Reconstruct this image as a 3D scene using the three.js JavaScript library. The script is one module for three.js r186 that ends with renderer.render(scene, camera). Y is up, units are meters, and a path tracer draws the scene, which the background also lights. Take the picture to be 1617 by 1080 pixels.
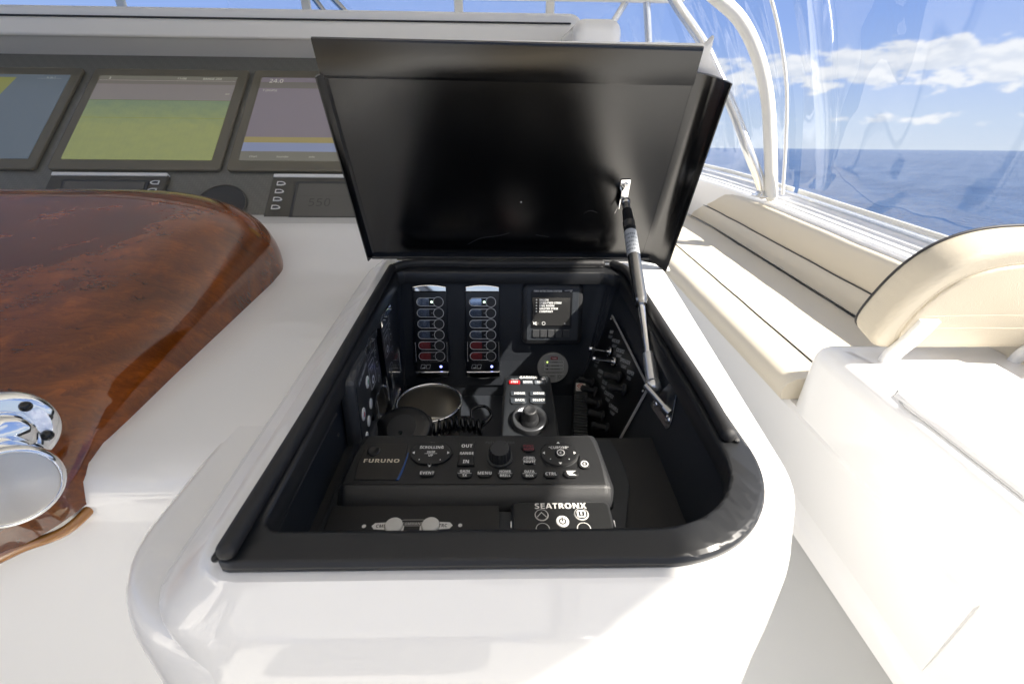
import * as THREE from 'three';
import { mergeGeometries, mergeVertices, toCreasedNormals } from 'three/addons/utils/BufferGeometryUtils.js';
import { RoundedBoxGeometry } from 'three/addons/geometries/RoundedBoxGeometry.js';
import { ImprovedNoise } from 'three/addons/math/ImprovedNoise.js';

// ---------------------------------------------------------------- camera, sky, sun, exposure
// Everything on board is laid out in the boat's own frame (x starboard, y up, z aft, deck at y = 0);
// BOAT then sets the boat on the sea: bow up by 5.2 degrees, flybridge deck 4.6 m above the water.
const V = (x, y, z) => new THREE.Vector3(x, y, z);
const RAD = Math.PI / 180;
const BOAT = new THREE.Matrix4().makeTranslation(0, 4.6, 0).multiply(new THREE.Matrix4().makeRotationX(5.2 * RAD));
const scene = new THREE.Scene();
const camera = new THREE.PerspectiveCamera(73.816, 1617 / 1080, 0.02, 80000);
{
  const yaw = 1.5 * RAD, pitch = 28.5 * RAD, roll = 0.7 * RAD;
  const f = V(Math.sin(yaw) * Math.cos(pitch), -Math.sin(pitch), -Math.cos(yaw) * Math.cos(pitch));
  const r0 = V(Math.cos(yaw), 0, Math.sin(yaw)), u0 = r0.clone().cross(f);
  const r = r0.multiplyScalar(Math.cos(roll)).addScaledVector(u0, Math.sin(roll));
  const m = new THREE.Matrix4().makeBasis(r, r.clone().cross(f), f.clone().negate()).setPosition(0, 1.345, 0).premultiply(BOAT);
  m.decompose(camera.position, camera.quaternion, camera.scale);
  camera.focus = 0.72; camera.userData.fStop = 9;
}
const renderer = new THREE.WebGLRenderer({ antialias: true });
renderer.toneMapping = THREE.LinearToneMapping;
const EXPOSURE = 4.1, SKY = 1 / EXPOSURE; // exposed for the shade under the hardtop
renderer.toneMappingExposure = EXPOSURE;
renderer.shadowMap.enabled = true;

const noise = new ImprovedNoise();
const fbm = (x, y, z, n = 5, g = 0.5) => { let s = 0, a = 1, t = 0; for (let i = 0; i < n; i++) { s += a * noise.noise(x, y, z); t += a; a *= g; x *= 2.03; y *= 2.03; z *= 2.03; } return s / t; };
const sstep = (a, b, x) => { const t = Math.min(1, Math.max(0, (x - a) / (b - a))); return t * t * (3 - 2 * t); };
const mix = (a, b, t) => a + (b - a) * t;
let seed = 7; const rnd = () => ((seed = (seed * 16807) % 2147483647) / 2147483647);

{ // sky: clear blue, paler to the horizon, with low banks of fair-weather cloud all round
  const W = 4096, H = 2048, d = new Float32Array(W * H * 4);
  const stops = [[-90, .3, .4, .52], [-1, .55, .66, .8], [0, .62, .72, .86], [2.5, .54, .67, .87], [6, .41, .56, .89], [11, .30, .455, .87], [30, .22, .36, .76], [90, .16, .29, .66]];
  for (let j = 0; j < H; j++) {
    const el = ((j + .5) / H - .5) * 180;
    let k = 1; while (k < stops.length - 1 && el > stops[k][0]) k++;
    const a = stops[k - 1], b = stops[k], t = Math.min(1, Math.max(0, (el - a[0]) / (b[0] - a[0])));
    const base = [mix(a[1], b[1], t), mix(a[2], b[2], t), mix(a[3], b[3], t)];
    for (let i = 0; i < W; i++) {
      const o = (j * W + i) * 4;
      let r = base[0], g = base[1], bl = base[2];
      if (el > 0.6 && el < 24) {
        const az = ((i + .5) / W - .5) * 2 * Math.PI, ca = Math.cos(az), sa = Math.sin(az), e = el * RAD;
        // a main bank between 4 and 10 degrees, thin streaks near 2.5 degrees
        const big = fbm(ca * 5 + 3.1, e * 14, sa * 5 + 8.6, 3);
        const fine = fbm(ca * 26, e * 60 + 5, sa * 26, 5, .55);
        const tilt = el - 6.6 - 2.0 * noise.noise(ca * 3 + .7, 4.2, sa * 3);
        const bank = Math.exp(-(tilt * tilt) / 5.5);
        const low = Math.exp(-((el - 2.4) ** 2) / .5);
        const den = bank * 1.34 + low * .62 + big * .5 + fine * 1.0 - .66;
        const c = sstep(0, .34, den);
        if (c > 0) {
          const shade = sstep(-.25, .3, fbm(ca * 26, e * 60 + 5 + .55, sa * 26, 4, .55) - fine) * .55;
          r = mix(r, mix(.93, .60, shade), c * .92); g = mix(g, mix(.95, .68, shade), c * .92); bl = mix(bl, mix(.98, .82, shade), c * .92);
        }
      }
      if (el > 13) { // clouds added above the view to lift the fill light: a flat field from below
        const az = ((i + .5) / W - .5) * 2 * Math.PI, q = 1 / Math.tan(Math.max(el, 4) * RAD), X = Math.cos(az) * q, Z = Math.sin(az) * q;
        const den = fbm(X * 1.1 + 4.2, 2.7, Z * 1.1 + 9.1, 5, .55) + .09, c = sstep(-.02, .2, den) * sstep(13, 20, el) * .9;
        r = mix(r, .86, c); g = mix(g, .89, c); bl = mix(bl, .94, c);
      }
      d[o] = r * SKY; d[o + 1] = g * SKY; d[o + 2] = bl * SKY; d[o + 3] = 1;
    }
  }
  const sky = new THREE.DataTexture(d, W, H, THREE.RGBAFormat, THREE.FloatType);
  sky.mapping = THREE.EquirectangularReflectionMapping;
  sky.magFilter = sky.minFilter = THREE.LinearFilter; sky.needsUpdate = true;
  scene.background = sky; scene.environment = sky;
}
const sun = new THREE.DirectionalLight(new THREE.Color(1, .93, .825), 3.35);
sun.name = 'sun';
{
  const dir = V(1, 1.1, .35).applyMatrix4(new THREE.Matrix4().extractRotation(BOAT)).normalize();
  sun.position.set(0, 5.6, -1).addScaledVector(dir, 20); sun.target.position.set(0, 5.6, -1);
  sun.castShadow = true; sun.shadow.mapSize.set(4096, 4096); sun.shadow.radius = 1.6; sun.shadow.bias = -.0004;
  const c = sun.shadow.camera; c.left = c.bottom = -4; c.right = c.top = 4; c.near = 1; c.far = 40;
  scene.add(sun, sun.target);
}

// ---------------------------------------------------------------- textures and materials
function tile(n, fn, { srgb = false, rx = 1, ry = 1 } = {}) {
  const d = new Uint8Array(n * n * 4);
  for (let j = 0; j < n; j++) for (let i = 0; i < n; i++) {
    const c = fn(i / n, j / n), o = (j * n + i) * 4, q = Array.isArray(c) ? c : [c, c, c];
    for (let k = 0; k < 3; k++) d[o + k] = Math.max(0, Math.min(255, q[k] * 255)); d[o + 3] = 255;
  }
  const t = new THREE.DataTexture(d, n, n); t.wrapS = t.wrapT = THREE.RepeatWrapping;
  t.magFilter = THREE.LinearFilter; t.minFilter = THREE.LinearMipmapLinearFilter; t.generateMipmaps = true;
  if (srgb) t.colorSpace = THREE.SRGBColorSpace; t.repeat.set(rx, ry); t.needsUpdate = true; return t;
}
// periodic fbm on the unit tile
const pn = (u, v, f, z = 0, n = 4) => { let s = 0, a = 1, q = 0; for (let i = 0; i < n; i++) { const A = u * 2 * Math.PI, B = v * 2 * Math.PI, R = f / 6.283; s += a * noise.noise(R * Math.cos(A) + R * .7 * Math.cos(B) + 11.3, R * Math.sin(A) + z, R * Math.sin(B) + 5.1 * (1 + i)); q += a; a *= .55; f *= 2.1; } return s / q; };
const grainTex = tile(256, () => .5 + (rnd() - .5) * .8);
const grain = (r) => { const t = grainTex.clone(); t.repeat.set(r, r); t.needsUpdate = true; return t; };
const smudge = tile(256, (u, v) => .62 + pn(u, v, 5, 1, 5) * .55);
const leatherTex = tile(256, (u, v) => .5 + .5 * pn(u, v, 34, 3, 3));
const weave = tile(128, (u, v) => { const a = Math.floor(u * 8), b = Math.floor(v * 8), on = ((a + b) % 4 + 4) % 4 < 2; const f = on ? Math.sin((u * 8 % 1) * Math.PI) : Math.sin((v * 8 % 1) * Math.PI); return on ? .86 + .14 * f : .80 + .14 * f; });
const woodTex = tile(1024, (u, v) => {
  const w = pn(u, v, 6, 2, 4), fig = pn(u, v, 22, 9, 4);
  const fibre = noise.noise(u * 20 + w * 3, v * 330 + fig * 10, 3.3);
  const curl = Math.sin(v * 50.26 + w * 9 + fig * 5);
  const t = .42 + .05 * curl * (.5 + w) + .15 * fibre + .20 * fig + .40 * w;
  const k = Math.max(0, Math.min(1, t));
  return [mix(.22, .78, k), mix(.10, .42, k), mix(.03, .13, k)];
}, { srgb: true });
const C = (r, g, b) => new THREE.Color().setRGB(r, g, b);
const std = (o) => new THREE.MeshPhysicalMaterial(o);
const rough = (r) => { const t = smudge.clone(); t.repeat.set(r, r); t.needsUpdate = true; return t; };
const M = {
  gel: std({ color: C(.86, .85, .83), roughness: .45, clearcoat: .9, clearcoatRoughness: .03, bumpMap: rough(1.4), bumpScale: .0006 }),
  gelSoft: std({ color: C(.88, .86, .815), roughness: .5, clearcoat: .2, clearcoatRoughness: .25 }),
  deck: std({ color: C(.50, .50, .485), roughness: .6, bumpMap: grain(40), bumpScale: .0004 }),
  white: std({ color: C(.8, .8, .79), roughness: .28, clearcoat: .6, clearcoatRoughness: .08 }),
  canvas: std({ color: C(.76, .75, .71), roughness: .8, bumpMap: grain(60), bumpScale: .0003 }),
  liner: std({ color: C(.018, .0208, .026), roughness: .42, bumpMap: grain(22), bumpScale: .00012 }),
  satin: std({ color: C(.014, .0148, .0165), roughness: .38 }),
  lid: std({ color: C(.0035, .0035, .0037), roughness: .17, ior: 1.72, bumpMap: grain(14), bumpScale: .00006 }),
  rubber: std({ color: C(.014, .014, .015), roughness: .55, bumpMap: grain(30), bumpScale: .0002 }),
  plastic: std({ color: C(.023, .024, .0265), roughness: .4, bumpMap: grain(40), bumpScale: .00012 }),
  darkPlastic: std({ color: C(.008, .008, .009), roughness: .32 }),
  greyPlastic: std({ color: C(.045, .047, .05), roughness: .45, bumpMap: grain(40), bumpScale: .0001 }),
  gloss: std({ color: C(.006, .007, .009), roughness: .05 }),
  chrome: std({ color: C(.86, .86, .85), metalness: 1, roughness: .06 }),
  steel: std({ color: C(.62, .61, .59), metalness: 1, roughness: .24, roughnessMap: null }),
  brushed: std({ color: C(.56, .54, .50), metalness: 1, roughness: .33, anisotropy: .6 }),
  alu: std({ color: C(.80, .80, .79), metalness: .75, roughness: .22 }),
  acrylic: std({ color: C(1, 1, 1), transmission: 1, thickness: 0, roughness: .02, ior: 1.5 }),
  vinyl: std({ color: C(.97, .98, .99), transmission: 1, thickness: 0, roughness: .015, ior: 1.52, side: THREE.DoubleSide }),
  leather: std({ color: C(.59, .525, .41), roughness: .5, sheen: .2, bumpMap: null, bumpScale: .0004 }),
  piping: std({ color: C(.03, .028, .03), roughness: .6 }),
  stitch: std({ color: C(.55, .48, .38), roughness: .8 }),
  wood: std({ map: woodTex, roughness: .025, ior: 1.72 }),
  amber: std({ color: C(.40, .17, .035), roughness: .25, clearcoat: 1, clearcoatRoughness: .03 }),
  dash: std({ color: C(.088, .083, .068), roughness: .35, bumpMap: null }),
  dashWeave: null,
  bezel: std({ color: C(.165, .150, .112), roughness: .14 }),  // lightened base carries reflected haze
  printWhite: std({ color: C(.78, .78, .77), roughness: .5 }),
  gauge: std({ color: C(.45, .45, .45), roughness: .45 }),
  strutSteel: std({ color: C(.34, .335, .325), metalness: 1, roughness: .22 }), ringMetal: std({ color: C(.10, .105, .115), metalness: .7, roughness: .3 }), steelDark: std({ color: C(.16, .165, .17), metalness: .85, roughness: .25 }), leverGrey: std({ color: C(.62, .61, .58), roughness: .4 }), bluePlastic: std({ color: C(.02, .06, .20), roughness: .25 }),
  red: std({ color: C(.5, .012, .02), roughness: .35 }),
  gasketTrim: std({ color: C(.02, .022, .026), roughness: .45 }),
};
{ const t = leatherTex.clone(); t.repeat.set(9, 9); t.needsUpdate = true; M.leather.bumpMap = t; M.leather.bumpScale = .0007; M.leatherLifted = M.leather.clone(); M.leatherLifted.color = C(.68, .615, .495); }  // bench copy of the leather lightened to offset its dark shade
{ const t = weave.clone(); t.repeat.set(16, 16); t.needsUpdate = true; M.dashWeave = std({ color: C(.17, .166, .145), map: t, roughness: .3, clearcoat: .5, clearcoatRoughness: .08 }); }  // taupe base takes in the haze reflected from the hardtop

// ---------------------------------------------------------------- helpers
const names = {};
function numbered(n) { const k = names[n] = (names[n] ?? -1) + 1; return k ? `${n}_${String(k).padStart(3, '0')}` : n; }
function tag(o, label, category, group) { o.userData.label = label; o.userData.category = category; if (group) o.userData.group = group; return o; }
function thing(name, label, category, at = [0, 0, 0], group) {
  const o = new THREE.Group(); o.name = numbered(name); o.position.set(...at); scene.add(o); return tag(o, label, category, group);
}
function mesh(name, geo, mat, parent, label) {
  const o = new THREE.Mesh(Array.isArray(geo) ? join(geo) : geo, mat);
  o.name = parent ? name : numbered(name); (parent ?? scene).add(o);
  if (label) o.userData.label = label;
  return o;
}
function struct(name, geo, mat) { const o = mesh(name, geo, mat); o.userData.kind = 'structure'; return o; }
function join(list) { return mergeGeometries(list.map((g) => { g = g.index ? g.toNonIndexed() : g; const o = new THREE.BufferGeometry(); for (const k of ['position', 'normal', 'uv']) o.setAttribute(k, g.getAttribute(k)); return o; })); }
function frame(o, p, x, y) { // origin p, x along the face, y up the face, z out of it
  const z = x.clone().cross(y).normalize(), yy = z.clone().cross(x).normalize();
  new THREE.Matrix4().makeBasis(x.clone().normalize(), yy, z).setPosition(p).decompose(o.position, o.quaternion, o.scale); return o;
}
const smooth = (g, a = 35) => { const n = g.clone(); n.deleteAttribute('normal'); n.deleteAttribute('uv'); return boxUV(toCreasedNormals(mergeVertices(n, 1e-6), a * RAD)); };
function boxUV(g) { // uv in metres from the side each face looks to
  g = g.index ? g.toNonIndexed() : g; if (!g.attributes.normal) g.computeVertexNormals();
  const p = g.attributes.position, n = p.count, uv = new Float32Array(n * 2), a = V(), b = V(), c = V();
  for (let i = 0; i < n; i += 3) {
    a.fromBufferAttribute(p, i); b.fromBufferAttribute(p, i + 1); c.fromBufferAttribute(p, i + 2);
    const q = b.clone().sub(a).cross(c.clone().sub(a)), ax = Math.abs(q.x), ay = Math.abs(q.y), az = Math.abs(q.z);
    [a, b, c].forEach((v, k) => { const o = (i + k) * 2; if (ax >= ay && ax >= az) { uv[o] = v.z; uv[o + 1] = v.y; } else if (ay >= az) { uv[o] = v.x; uv[o + 1] = v.z; } else { uv[o] = v.x; uv[o + 1] = v.y; } });
  }
  g.setAttribute('uv', new THREE.BufferAttribute(uv, 2)); return g;
}
function planarUV(g, w, h) { // uv across a device's face, so its print and its keys share one sheet
  g = g.index ? g.toNonIndexed() : g; const p = g.attributes.position, uv = new Float32Array(p.count * 2);
  for (let i = 0; i < p.count; i++) { uv[i * 2] = p.getX(i) / w + .5; uv[i * 2 + 1] = p.getY(i) / h + .5; }
  g.setAttribute('uv', new THREE.BufferAttribute(uv, 2)); return g;
}
function rr(w, h, r, cx = 0, cy = 0) {
  const s = new THREE.Shape(), x = cx - w / 2, y = cy - h / 2; r = Math.min(r, w / 2 - 1e-5, h / 2 - 1e-5);
  s.moveTo(x + r, y); s.lineTo(x + w - r, y); s.absarc(x + w - r, y + r, r, -Math.PI / 2, 0); s.lineTo(x + w, y + h - r); s.absarc(x + w - r, y + h - r, r, 0, Math.PI / 2);
  s.lineTo(x + r, y + h); s.absarc(x + r, y + h - r, r, Math.PI / 2, Math.PI); s.lineTo(x, y + r); s.absarc(x + r, y + r, r, Math.PI, Math.PI * 1.5); return s;
}
function disc(r, cx = 0, cy = 0, ry = r) { const s = new THREE.Shape(); s.absellipse(cx, cy, r, ry, 0, Math.PI * 2); return s; }
function slab(shape, depth, bevel = .001, z = 0, seg = 2, curve = 10) { // a plate with rounded edges, standing from z to z + depth, its outline kept
  const g = new THREE.ExtrudeGeometry(shape, { depth: Math.max(depth - 2 * bevel, 1e-5), bevelEnabled: bevel > 0, bevelThickness: bevel, bevelSize: bevel, bevelOffset: -bevel, bevelSegments: seg, curveSegments: curve });
  g.translate(0, 0, z + bevel); return g;
}
function tubeOf(pts, r, n = 48, sides = 14, closed = false) {
  const c = new THREE.CatmullRomCurve3(pts, closed, 'centripetal'); const g = [boxUVt(new THREE.TubeGeometry(c, n, r, sides, closed))];
  if (!closed) for (const e of [0, 1]) { const s = new THREE.SphereGeometry(r, sides, 8); s.translate(...c.getPoint(e).toArray()); g.push(s); }
  return join(g);
}
const boxUVt = (g) => g;
function rod(a, b, r1, r2 = r1, sides = 20, open = false) {
  const d = b.clone().sub(a), g = new THREE.CylinderGeometry(r2, r1, d.length(), sides, 1, open);
  g.applyQuaternion(new THREE.Quaternion().setFromUnitVectors(V(0, 1, 0), d.normalize())); g.translate((a.x + b.x) / 2, (a.y + b.y) / 2, (a.z + b.z) / 2); return g;
}
const lathe = (pts, n = 40) => new THREE.LatheGeometry(pts.map(([x, y]) => new THREE.Vector2(x, y)), n);
// rings of equal length joined into a skin; ends closed with a fan where asked
function loft(rings, { closed = true, capA = false, capB = false, crease = 35 } = {}) {
  const n = rings[0].length, pos = [], idx = [];
  rings.forEach((r) => r.forEach((p) => pos.push(p.x, p.y, p.z)));
  for (let j = 0; j < rings.length - 1; j++) for (let i = 0; i < (closed ? n : n - 1); i++) {
    const a = j * n + i, b = j * n + (i + 1) % n; idx.push(a, b, a + n, b, b + n, a + n);
  }
  const cap = (j, flip) => { const c = V(); rings[j].forEach((p) => c.add(p)); c.divideScalar(n); const k = pos.length / 3; pos.push(c.x, c.y, c.z); for (let i = 0; i < n; i++) { const a = j * n + i, b = j * n + (i + 1) % n; flip ? idx.push(k, b, a) : idx.push(k, a, b); } };
  if (capA) cap(0, true); if (capB) cap(rings.length - 1, false);
  const g = new THREE.BufferGeometry(); g.setAttribute('position', new THREE.Float32BufferAttribute(pos, 3)); g.setIndex(idx);
  return boxUV(toCreasedNormals(mergeVertices(g, 1e-6), crease * RAD));
}
// plan outline: corners [x, z, radius] -> n points spread evenly along it
function outline(corners, n = 160) {
  const pts = [], m = corners.length;
  corners.forEach(([x, z, r = 0], i) => {
    const [px, pz] = corners[(i + m - 1) % m], [nx, nz] = corners[(i + 1) % m];
    const a = new THREE.Vector2(px - x, pz - z).normalize(), b = new THREE.Vector2(nx - x, nz - z).normalize();
    if (!r) { pts.push([x, z]); return; }
    const ang = Math.acos(Math.max(-1, Math.min(1, a.dot(b)))), t = r / Math.tan(ang / 2), s = [x + a.x * t, z + a.y * t], e = [x + b.x * t, z + b.y * t];
    const mid = a.clone().add(b).normalize(), dc = r / Math.sin(ang / 2), c = [x + mid.x * dc, z + mid.y * dc];
    let a0 = Math.atan2(s[1] - c[1], s[0] - c[0]), a1 = Math.atan2(e[1] - c[1], e[0] - c[0]), d = a1 - a0; while (d > Math.PI) d -= 2 * Math.PI; while (d < -Math.PI) d += 2 * Math.PI;
    for (let k = 0; k <= 80; k++) pts.push([c[0] + r * Math.cos(a0 + d * k / 80), c[1] + r * Math.sin(a0 + d * k / 80)]);
  });
  const L = [0]; for (let i = 1; i <= pts.length; i++) { const p = pts[i % pts.length], q = pts[i - 1]; L.push(L[i - 1] + Math.hypot(p[0] - q[0], p[1] - q[1])); }
  const out = []; let k = 0;
  for (let i = 0; i < n; i++) { const s = L[pts.length] * i / n; while (L[k + 1] < s) k++; const p = pts[k], q = pts[(k + 1) % pts.length], t = (s - L[k]) / (L[k + 1] - L[k] || 1); out.push([mix(p[0], q[0], t), mix(p[1], q[1], t)]); }
  return out;
}
function grow(pl, d) { // the outline moved outwards by d
  const n = pl.length; let A = 0; for (let i = 0; i < n; i++) { const [ax, az] = pl[i], [bx, bz] = pl[(i + 1) % n]; A += ax * bz - bx * az; }
  const s = Math.sign(A);
  return pl.map(([x, z], i) => { const [ax, az] = pl[(i + n - 1) % n], [bx, bz] = pl[(i + 1) % n], l = Math.hypot(bx - ax, bz - az) || 1; return [x + s * d * (bz - az) / l, z - s * d * (bx - ax) / l]; });
}
const ring = (pl, y) => pl.map(([x, z]) => V(x, typeof y === 'function' ? y(x, z) : y, z));
// a smooth surface through a net of points
function patch(net, nu = 12, nv = 12, uvScale = 1) {
  const cr = (a, b, c, d, t) => .5 * ((2 * b) + (c - a) * t + (2 * a - 5 * b + 4 * c - d) * t * t + (3 * b - a - 3 * c + d) * t * t * t);
  const at1 = (l, s) => { const i = Math.min(l.length - 2, Math.floor(s)), t = s - i, g = (k) => l[Math.max(0, Math.min(l.length - 1, k))]; const [a, b, c, d] = [g(i - 1), g(i), g(i + 1), g(i + 2)]; return V(cr(a.x, b.x, c.x, d.x, t), cr(a.y, b.y, c.y, d.y, t), cr(a.z, b.z, c.z, d.z, t)); };
  const R = (net.length - 1) * nv, K = (net[0].length - 1) * nu, pos = [], uv = [], idx = [];
  const rows = net.map((r) => { const o = []; for (let i = 0; i <= K; i++) o.push(at1(r, i / nu)); return o; });
  for (let j = 0; j <= R; j++) for (let i = 0; i <= K; i++) { const p = at1(rows.map((r) => r[i]), j / nv); pos.push(p.x, p.y, p.z); uv.push(0, 0); }
  // uv follow the surface's own lengths
  const P = (j, i) => { const o = (j * (K + 1) + i) * 3; return V(pos[o], pos[o + 1], pos[o + 2]); };
  for (let j = 0; j <= R; j++) for (let i = 1; i <= K; i++) uv[(j * (K + 1) + i) * 2] = uv[(j * (K + 1) + i - 1) * 2] + P(j, i).distanceTo(P(j, i - 1)) * uvScale;
  for (let j = 1; j <= R; j++) for (let i = 0; i <= K; i++) uv[(j * (K + 1) + i) * 2 + 1] = uv[((j - 1) * (K + 1) + i) * 2 + 1] + P(j, i).distanceTo(P(j - 1, i)) * uvScale;
  for (let j = 0; j < R; j++) for (let i = 0; i < K; i++) { const a = j * (K + 1) + i; idx.push(a, a + 1, a + K + 1, a + 1, a + K + 2, a + K + 1); }
  const g = new THREE.BufferGeometry(); g.setAttribute('position', new THREE.Float32BufferAttribute(pos, 3)); g.setAttribute('uv', new THREE.Float32BufferAttribute(uv, 2)); g.setIndex(idx); g.computeVertexNormals(); return g;
}
// a strip swept along the boat: profile [x, y] at each [z, shift in x, shift in y]
const sweepZ = (profile, stations, opt) => loft(stations.map(([z, dx = 0, dy = 0]) => profile.map(([x, y]) => V(x + dx, y + dy, z))), { closed: false, ...opt });
const closedSweep = (profile, stations, opt) => loft(stations.map(([z, dx = 0, dy = 0]) => profile.map(([x, y]) => V(x + dx, y + dy, z))), { closed: true, capA: true, capB: true, ...opt });
// canvas print for a face of w x h metres; draw() works in millimetres from the centre, y up
function print(w, h, px, bg, draw) {
  const c = document.createElement('canvas'); c.width = Math.round(w * 1000 * px); c.height = Math.round(h * 1000 * px);
  const x = c.getContext('2d'); x.fillStyle = bg; x.fillRect(0, 0, c.width, c.height);
  x.translate(c.width / 2, c.height / 2); x.scale(px, px);
  const P = {
    ctx: x,
    text(s, X, Y, size, { color = '#e4e4e2', bold = true, align = 'center', sx = 1, rot = 0, font = 'sans-serif' } = {}) { x.save(); x.translate(X, -Y); x.rotate(-rot); x.scale(sx * size / 20, size / 20); x.fillStyle = color; x.font = `${bold ? 'bold ' : ''}20px ${font}`; x.textAlign = align; x.textBaseline = 'middle'; x.fillText(s, 0, 0); x.restore(); },
    line(pts, lw = .3, color = '#d8d8d8', close = false) { x.strokeStyle = color; x.lineWidth = lw; x.lineJoin = x.lineCap = 'round'; x.beginPath(); pts.forEach(([a, b], i) => i ? x.lineTo(a, -b) : x.moveTo(a, -b)); if (close) x.closePath(); x.stroke(); },
    fill(pts, color = '#d8d8d8') { x.fillStyle = color; x.beginPath(); pts.forEach(([a, b], i) => i ? x.lineTo(a, -b) : x.moveTo(a, -b)); x.closePath(); x.fill(); },
    circle(X, Y, r, { stroke, fill, lw = .3, a0 = 0, a1 = Math.PI * 2 } = {}) { x.beginPath(); x.arc(X, -Y, r, a0, a1); if (fill) { x.fillStyle = fill; x.fill(); } if (stroke) { x.strokeStyle = stroke; x.lineWidth = lw; x.stroke(); } },
    rect(X, Y, W, H, r, { stroke, fill, lw = .3 } = {}) { x.beginPath(); x.roundRect(X - W / 2, -Y - H / 2, W, H, r); if (fill) { x.fillStyle = fill; x.fill(); } if (stroke) { x.strokeStyle = stroke; x.lineWidth = lw; x.stroke(); } },
  };
  draw(P);
  const t = new THREE.CanvasTexture(c); t.colorSpace = THREE.SRGBColorSpace; t.anisotropy = 8; return t;
}
const faceMat = (map, o = {}) => std({ map, roughness: .38, ...o });
// a device: keys and face plate share one printed sheet of W x H metres
function device(name, label, category, W, H, mat, group) {
  const o = thing(name, label, category, [0, 0, 0], group);
  const part = (n, geo, m = mat, parent = o, lab) => mesh(n, m.map === mat.map ? planarUV(Array.isArray(geo) ? join(geo) : geo, W, H) : (Array.isArray(geo) ? join(geo) : geo), m, parent, lab);
  return { o, part };
}

// ---------------------------------------------------------------- sea
{
  const NR = 620, NA = 640, pos = [], uv = [], idx = [], waves = [];
  for (let k = 0; k < 16; k++) { const L = 1.6 * 1.3 ** k, a = .7 + (rnd() - .5) * 1.5; waves.push([Math.cos(a) * 6.283 / L, Math.sin(a) * 6.283 / L, rnd() * 6.28, .017 * L ** .85, L]); }
  for (let j = 0; j <= NR; j++) {
    const r = 4 * (30000 / 4) ** (j / NR), step = r * .0145;
    for (let i = 0; i <= NA; i++) {
      const a = i / NA * 2 * Math.PI, x = r * Math.sin(a), z = -r * Math.cos(a); let y = 0;
      for (const [kx, kz, p, A, L] of waves) { const f = sstep(2, 5, L / step); if (f > 0) { const q = Math.sin(kx * x + kz * z + p + .6 * Math.sin(kz * x * .31 - kx * z * .23)); y += f * A * (q + .25 * q * q); } }
      pos.push(x, y * .55, z); uv.push(x / 11, z / 11);
    }
  }
  for (let j = 0; j < NR; j++) for (let i = 0; i < NA; i++) { const a = j * (NA + 1) + i; idx.push(a, a + NA + 1, a + 1, a + 1, a + NA + 1, a + NA + 2); }
  const g = new THREE.BufferGeometry(); g.setAttribute('position', new THREE.Float32BufferAttribute(pos, 3)); g.setAttribute('uv', new THREE.Float32BufferAttribute(uv, 2)); g.setIndex(idx); g.computeVertexNormals();
  const ripple = tile(512, (u, v) => .5 + .5 * pn(u, v, 16, 4, 5));
  const sea = struct('sea', g, std({ color: C(.004, .040, .125), roughness: .2, ior: 1.333, bumpMap: ripple, bumpScale: .55 }));
  sea.userData.noBoat = true;
}

// ---------------------------------------------------------------- deck, coaming, hardtop
struct('deck_floor', boxUV(new THREE.BoxGeometry(4.3, .06, 8.8).translate(-.2, -.03, -.6)), M.deck);
struct('added_bulwark', [boxUV(new RoundedBoxGeometry(.16, .95, 8.8, 3, .04).translate(-2.3, .42, -.6)), boxUV(new RoundedBoxGeometry(4.2, .95, .16, 3, .04).translate(-.2, .42, 3.7))], M.gel);  // unseen port and aft walls, added to bounce sunlight into the shade
const STN = [[.9, 0], [-.6, 0], [-1.5, 0], [-2.4, 0], [-2.9, 0], [-3.3, -.02], [-3.7, -.06], [-4.1, -.13], [-4.5, -.26], [-4.9, -.48], [-5.2, -.8], [-5.4, -1.2], [-5.5, -1.7], [-5.52, -2.2]];
{
  const o = thing('side_coaming', 'white moulded side coaming with stepped ledge under the clear curtain', 'coaming');
  mesh('moulding', sweepZ([[1.72, 0], [1.72, .715], [1.723, .745], [1.735, .756], [1.765, .758], [1.772, .766], [1.80, .769], [1.806, .782], [1.842, .786], [1.848, .797], [1.885, .80], [1.905, .797], [1.92, .78], [1.96, .3], [1.98, -.1]], STN, { crease: 28 }), M.gel, o);
  mesh('track', closedSweep([[1.858, .7995], [1.888, .803], [1.888, .811], [1.858, .808]], STN.map(([z, d]) => [z * .999, d])), M.alu, o);
}
{
  const o = thing('hardtop', 'white hardtop overhead with framed front edge, shading the helm', 'hardtop');
  mesh('roof', slab(rr(4.2, 5.45, .25, -1.02, 0), .09, .02).rotateX(-Math.PI / 2).translate(0, 2.08, -1.495), M.gelSoft, o);
}
{ // front beam and window posts below the hardtop's front edge
  const o = thing('hardtop_front_beam', 'white beam across the top of the front windows', 'beam');
  mesh('beam', new RoundedBoxGeometry(4.3, .11, .08, 3, .02).translate(-.78, 2.02, -4.2), M.canvas, o);
  for (const x of [.365, -.32, -1.45, -2.8]) mesh('window_strap', new RoundedBoxGeometry(.065, 1.2, .03, 3, .01).translate(x, 1.43, -4.19), M.canvas, o);
}
const pipe = (label, pts, r, mat) => tag(mesh('frame_pipe', tubeOf(pts, r, 40, 18), mat), label, 'pipe');
pipe('upright white post behind the lid, left of the curved pipes', [V(1.083, 2.0, -4.2), V(1.12, 1.83, -4.2), V(1.25, 1.25, -4.22), V(1.34, .8, -4.24)], .027, M.alu);
pipe('slanting white brace left of the upright post', [V(.955, 2.0, -4.2), V(.755, 1.688, -4.2), V(.30, .98, -4.2)], .024, M.alu);
pipe('thin dark steel brace slanting left at the top left window', [V(-1.40, 2.0, -4.1), V(-1.25, 1.80, -4.1), V(-.9, 1.3, -4.1)], .02, M.steel);
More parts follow.
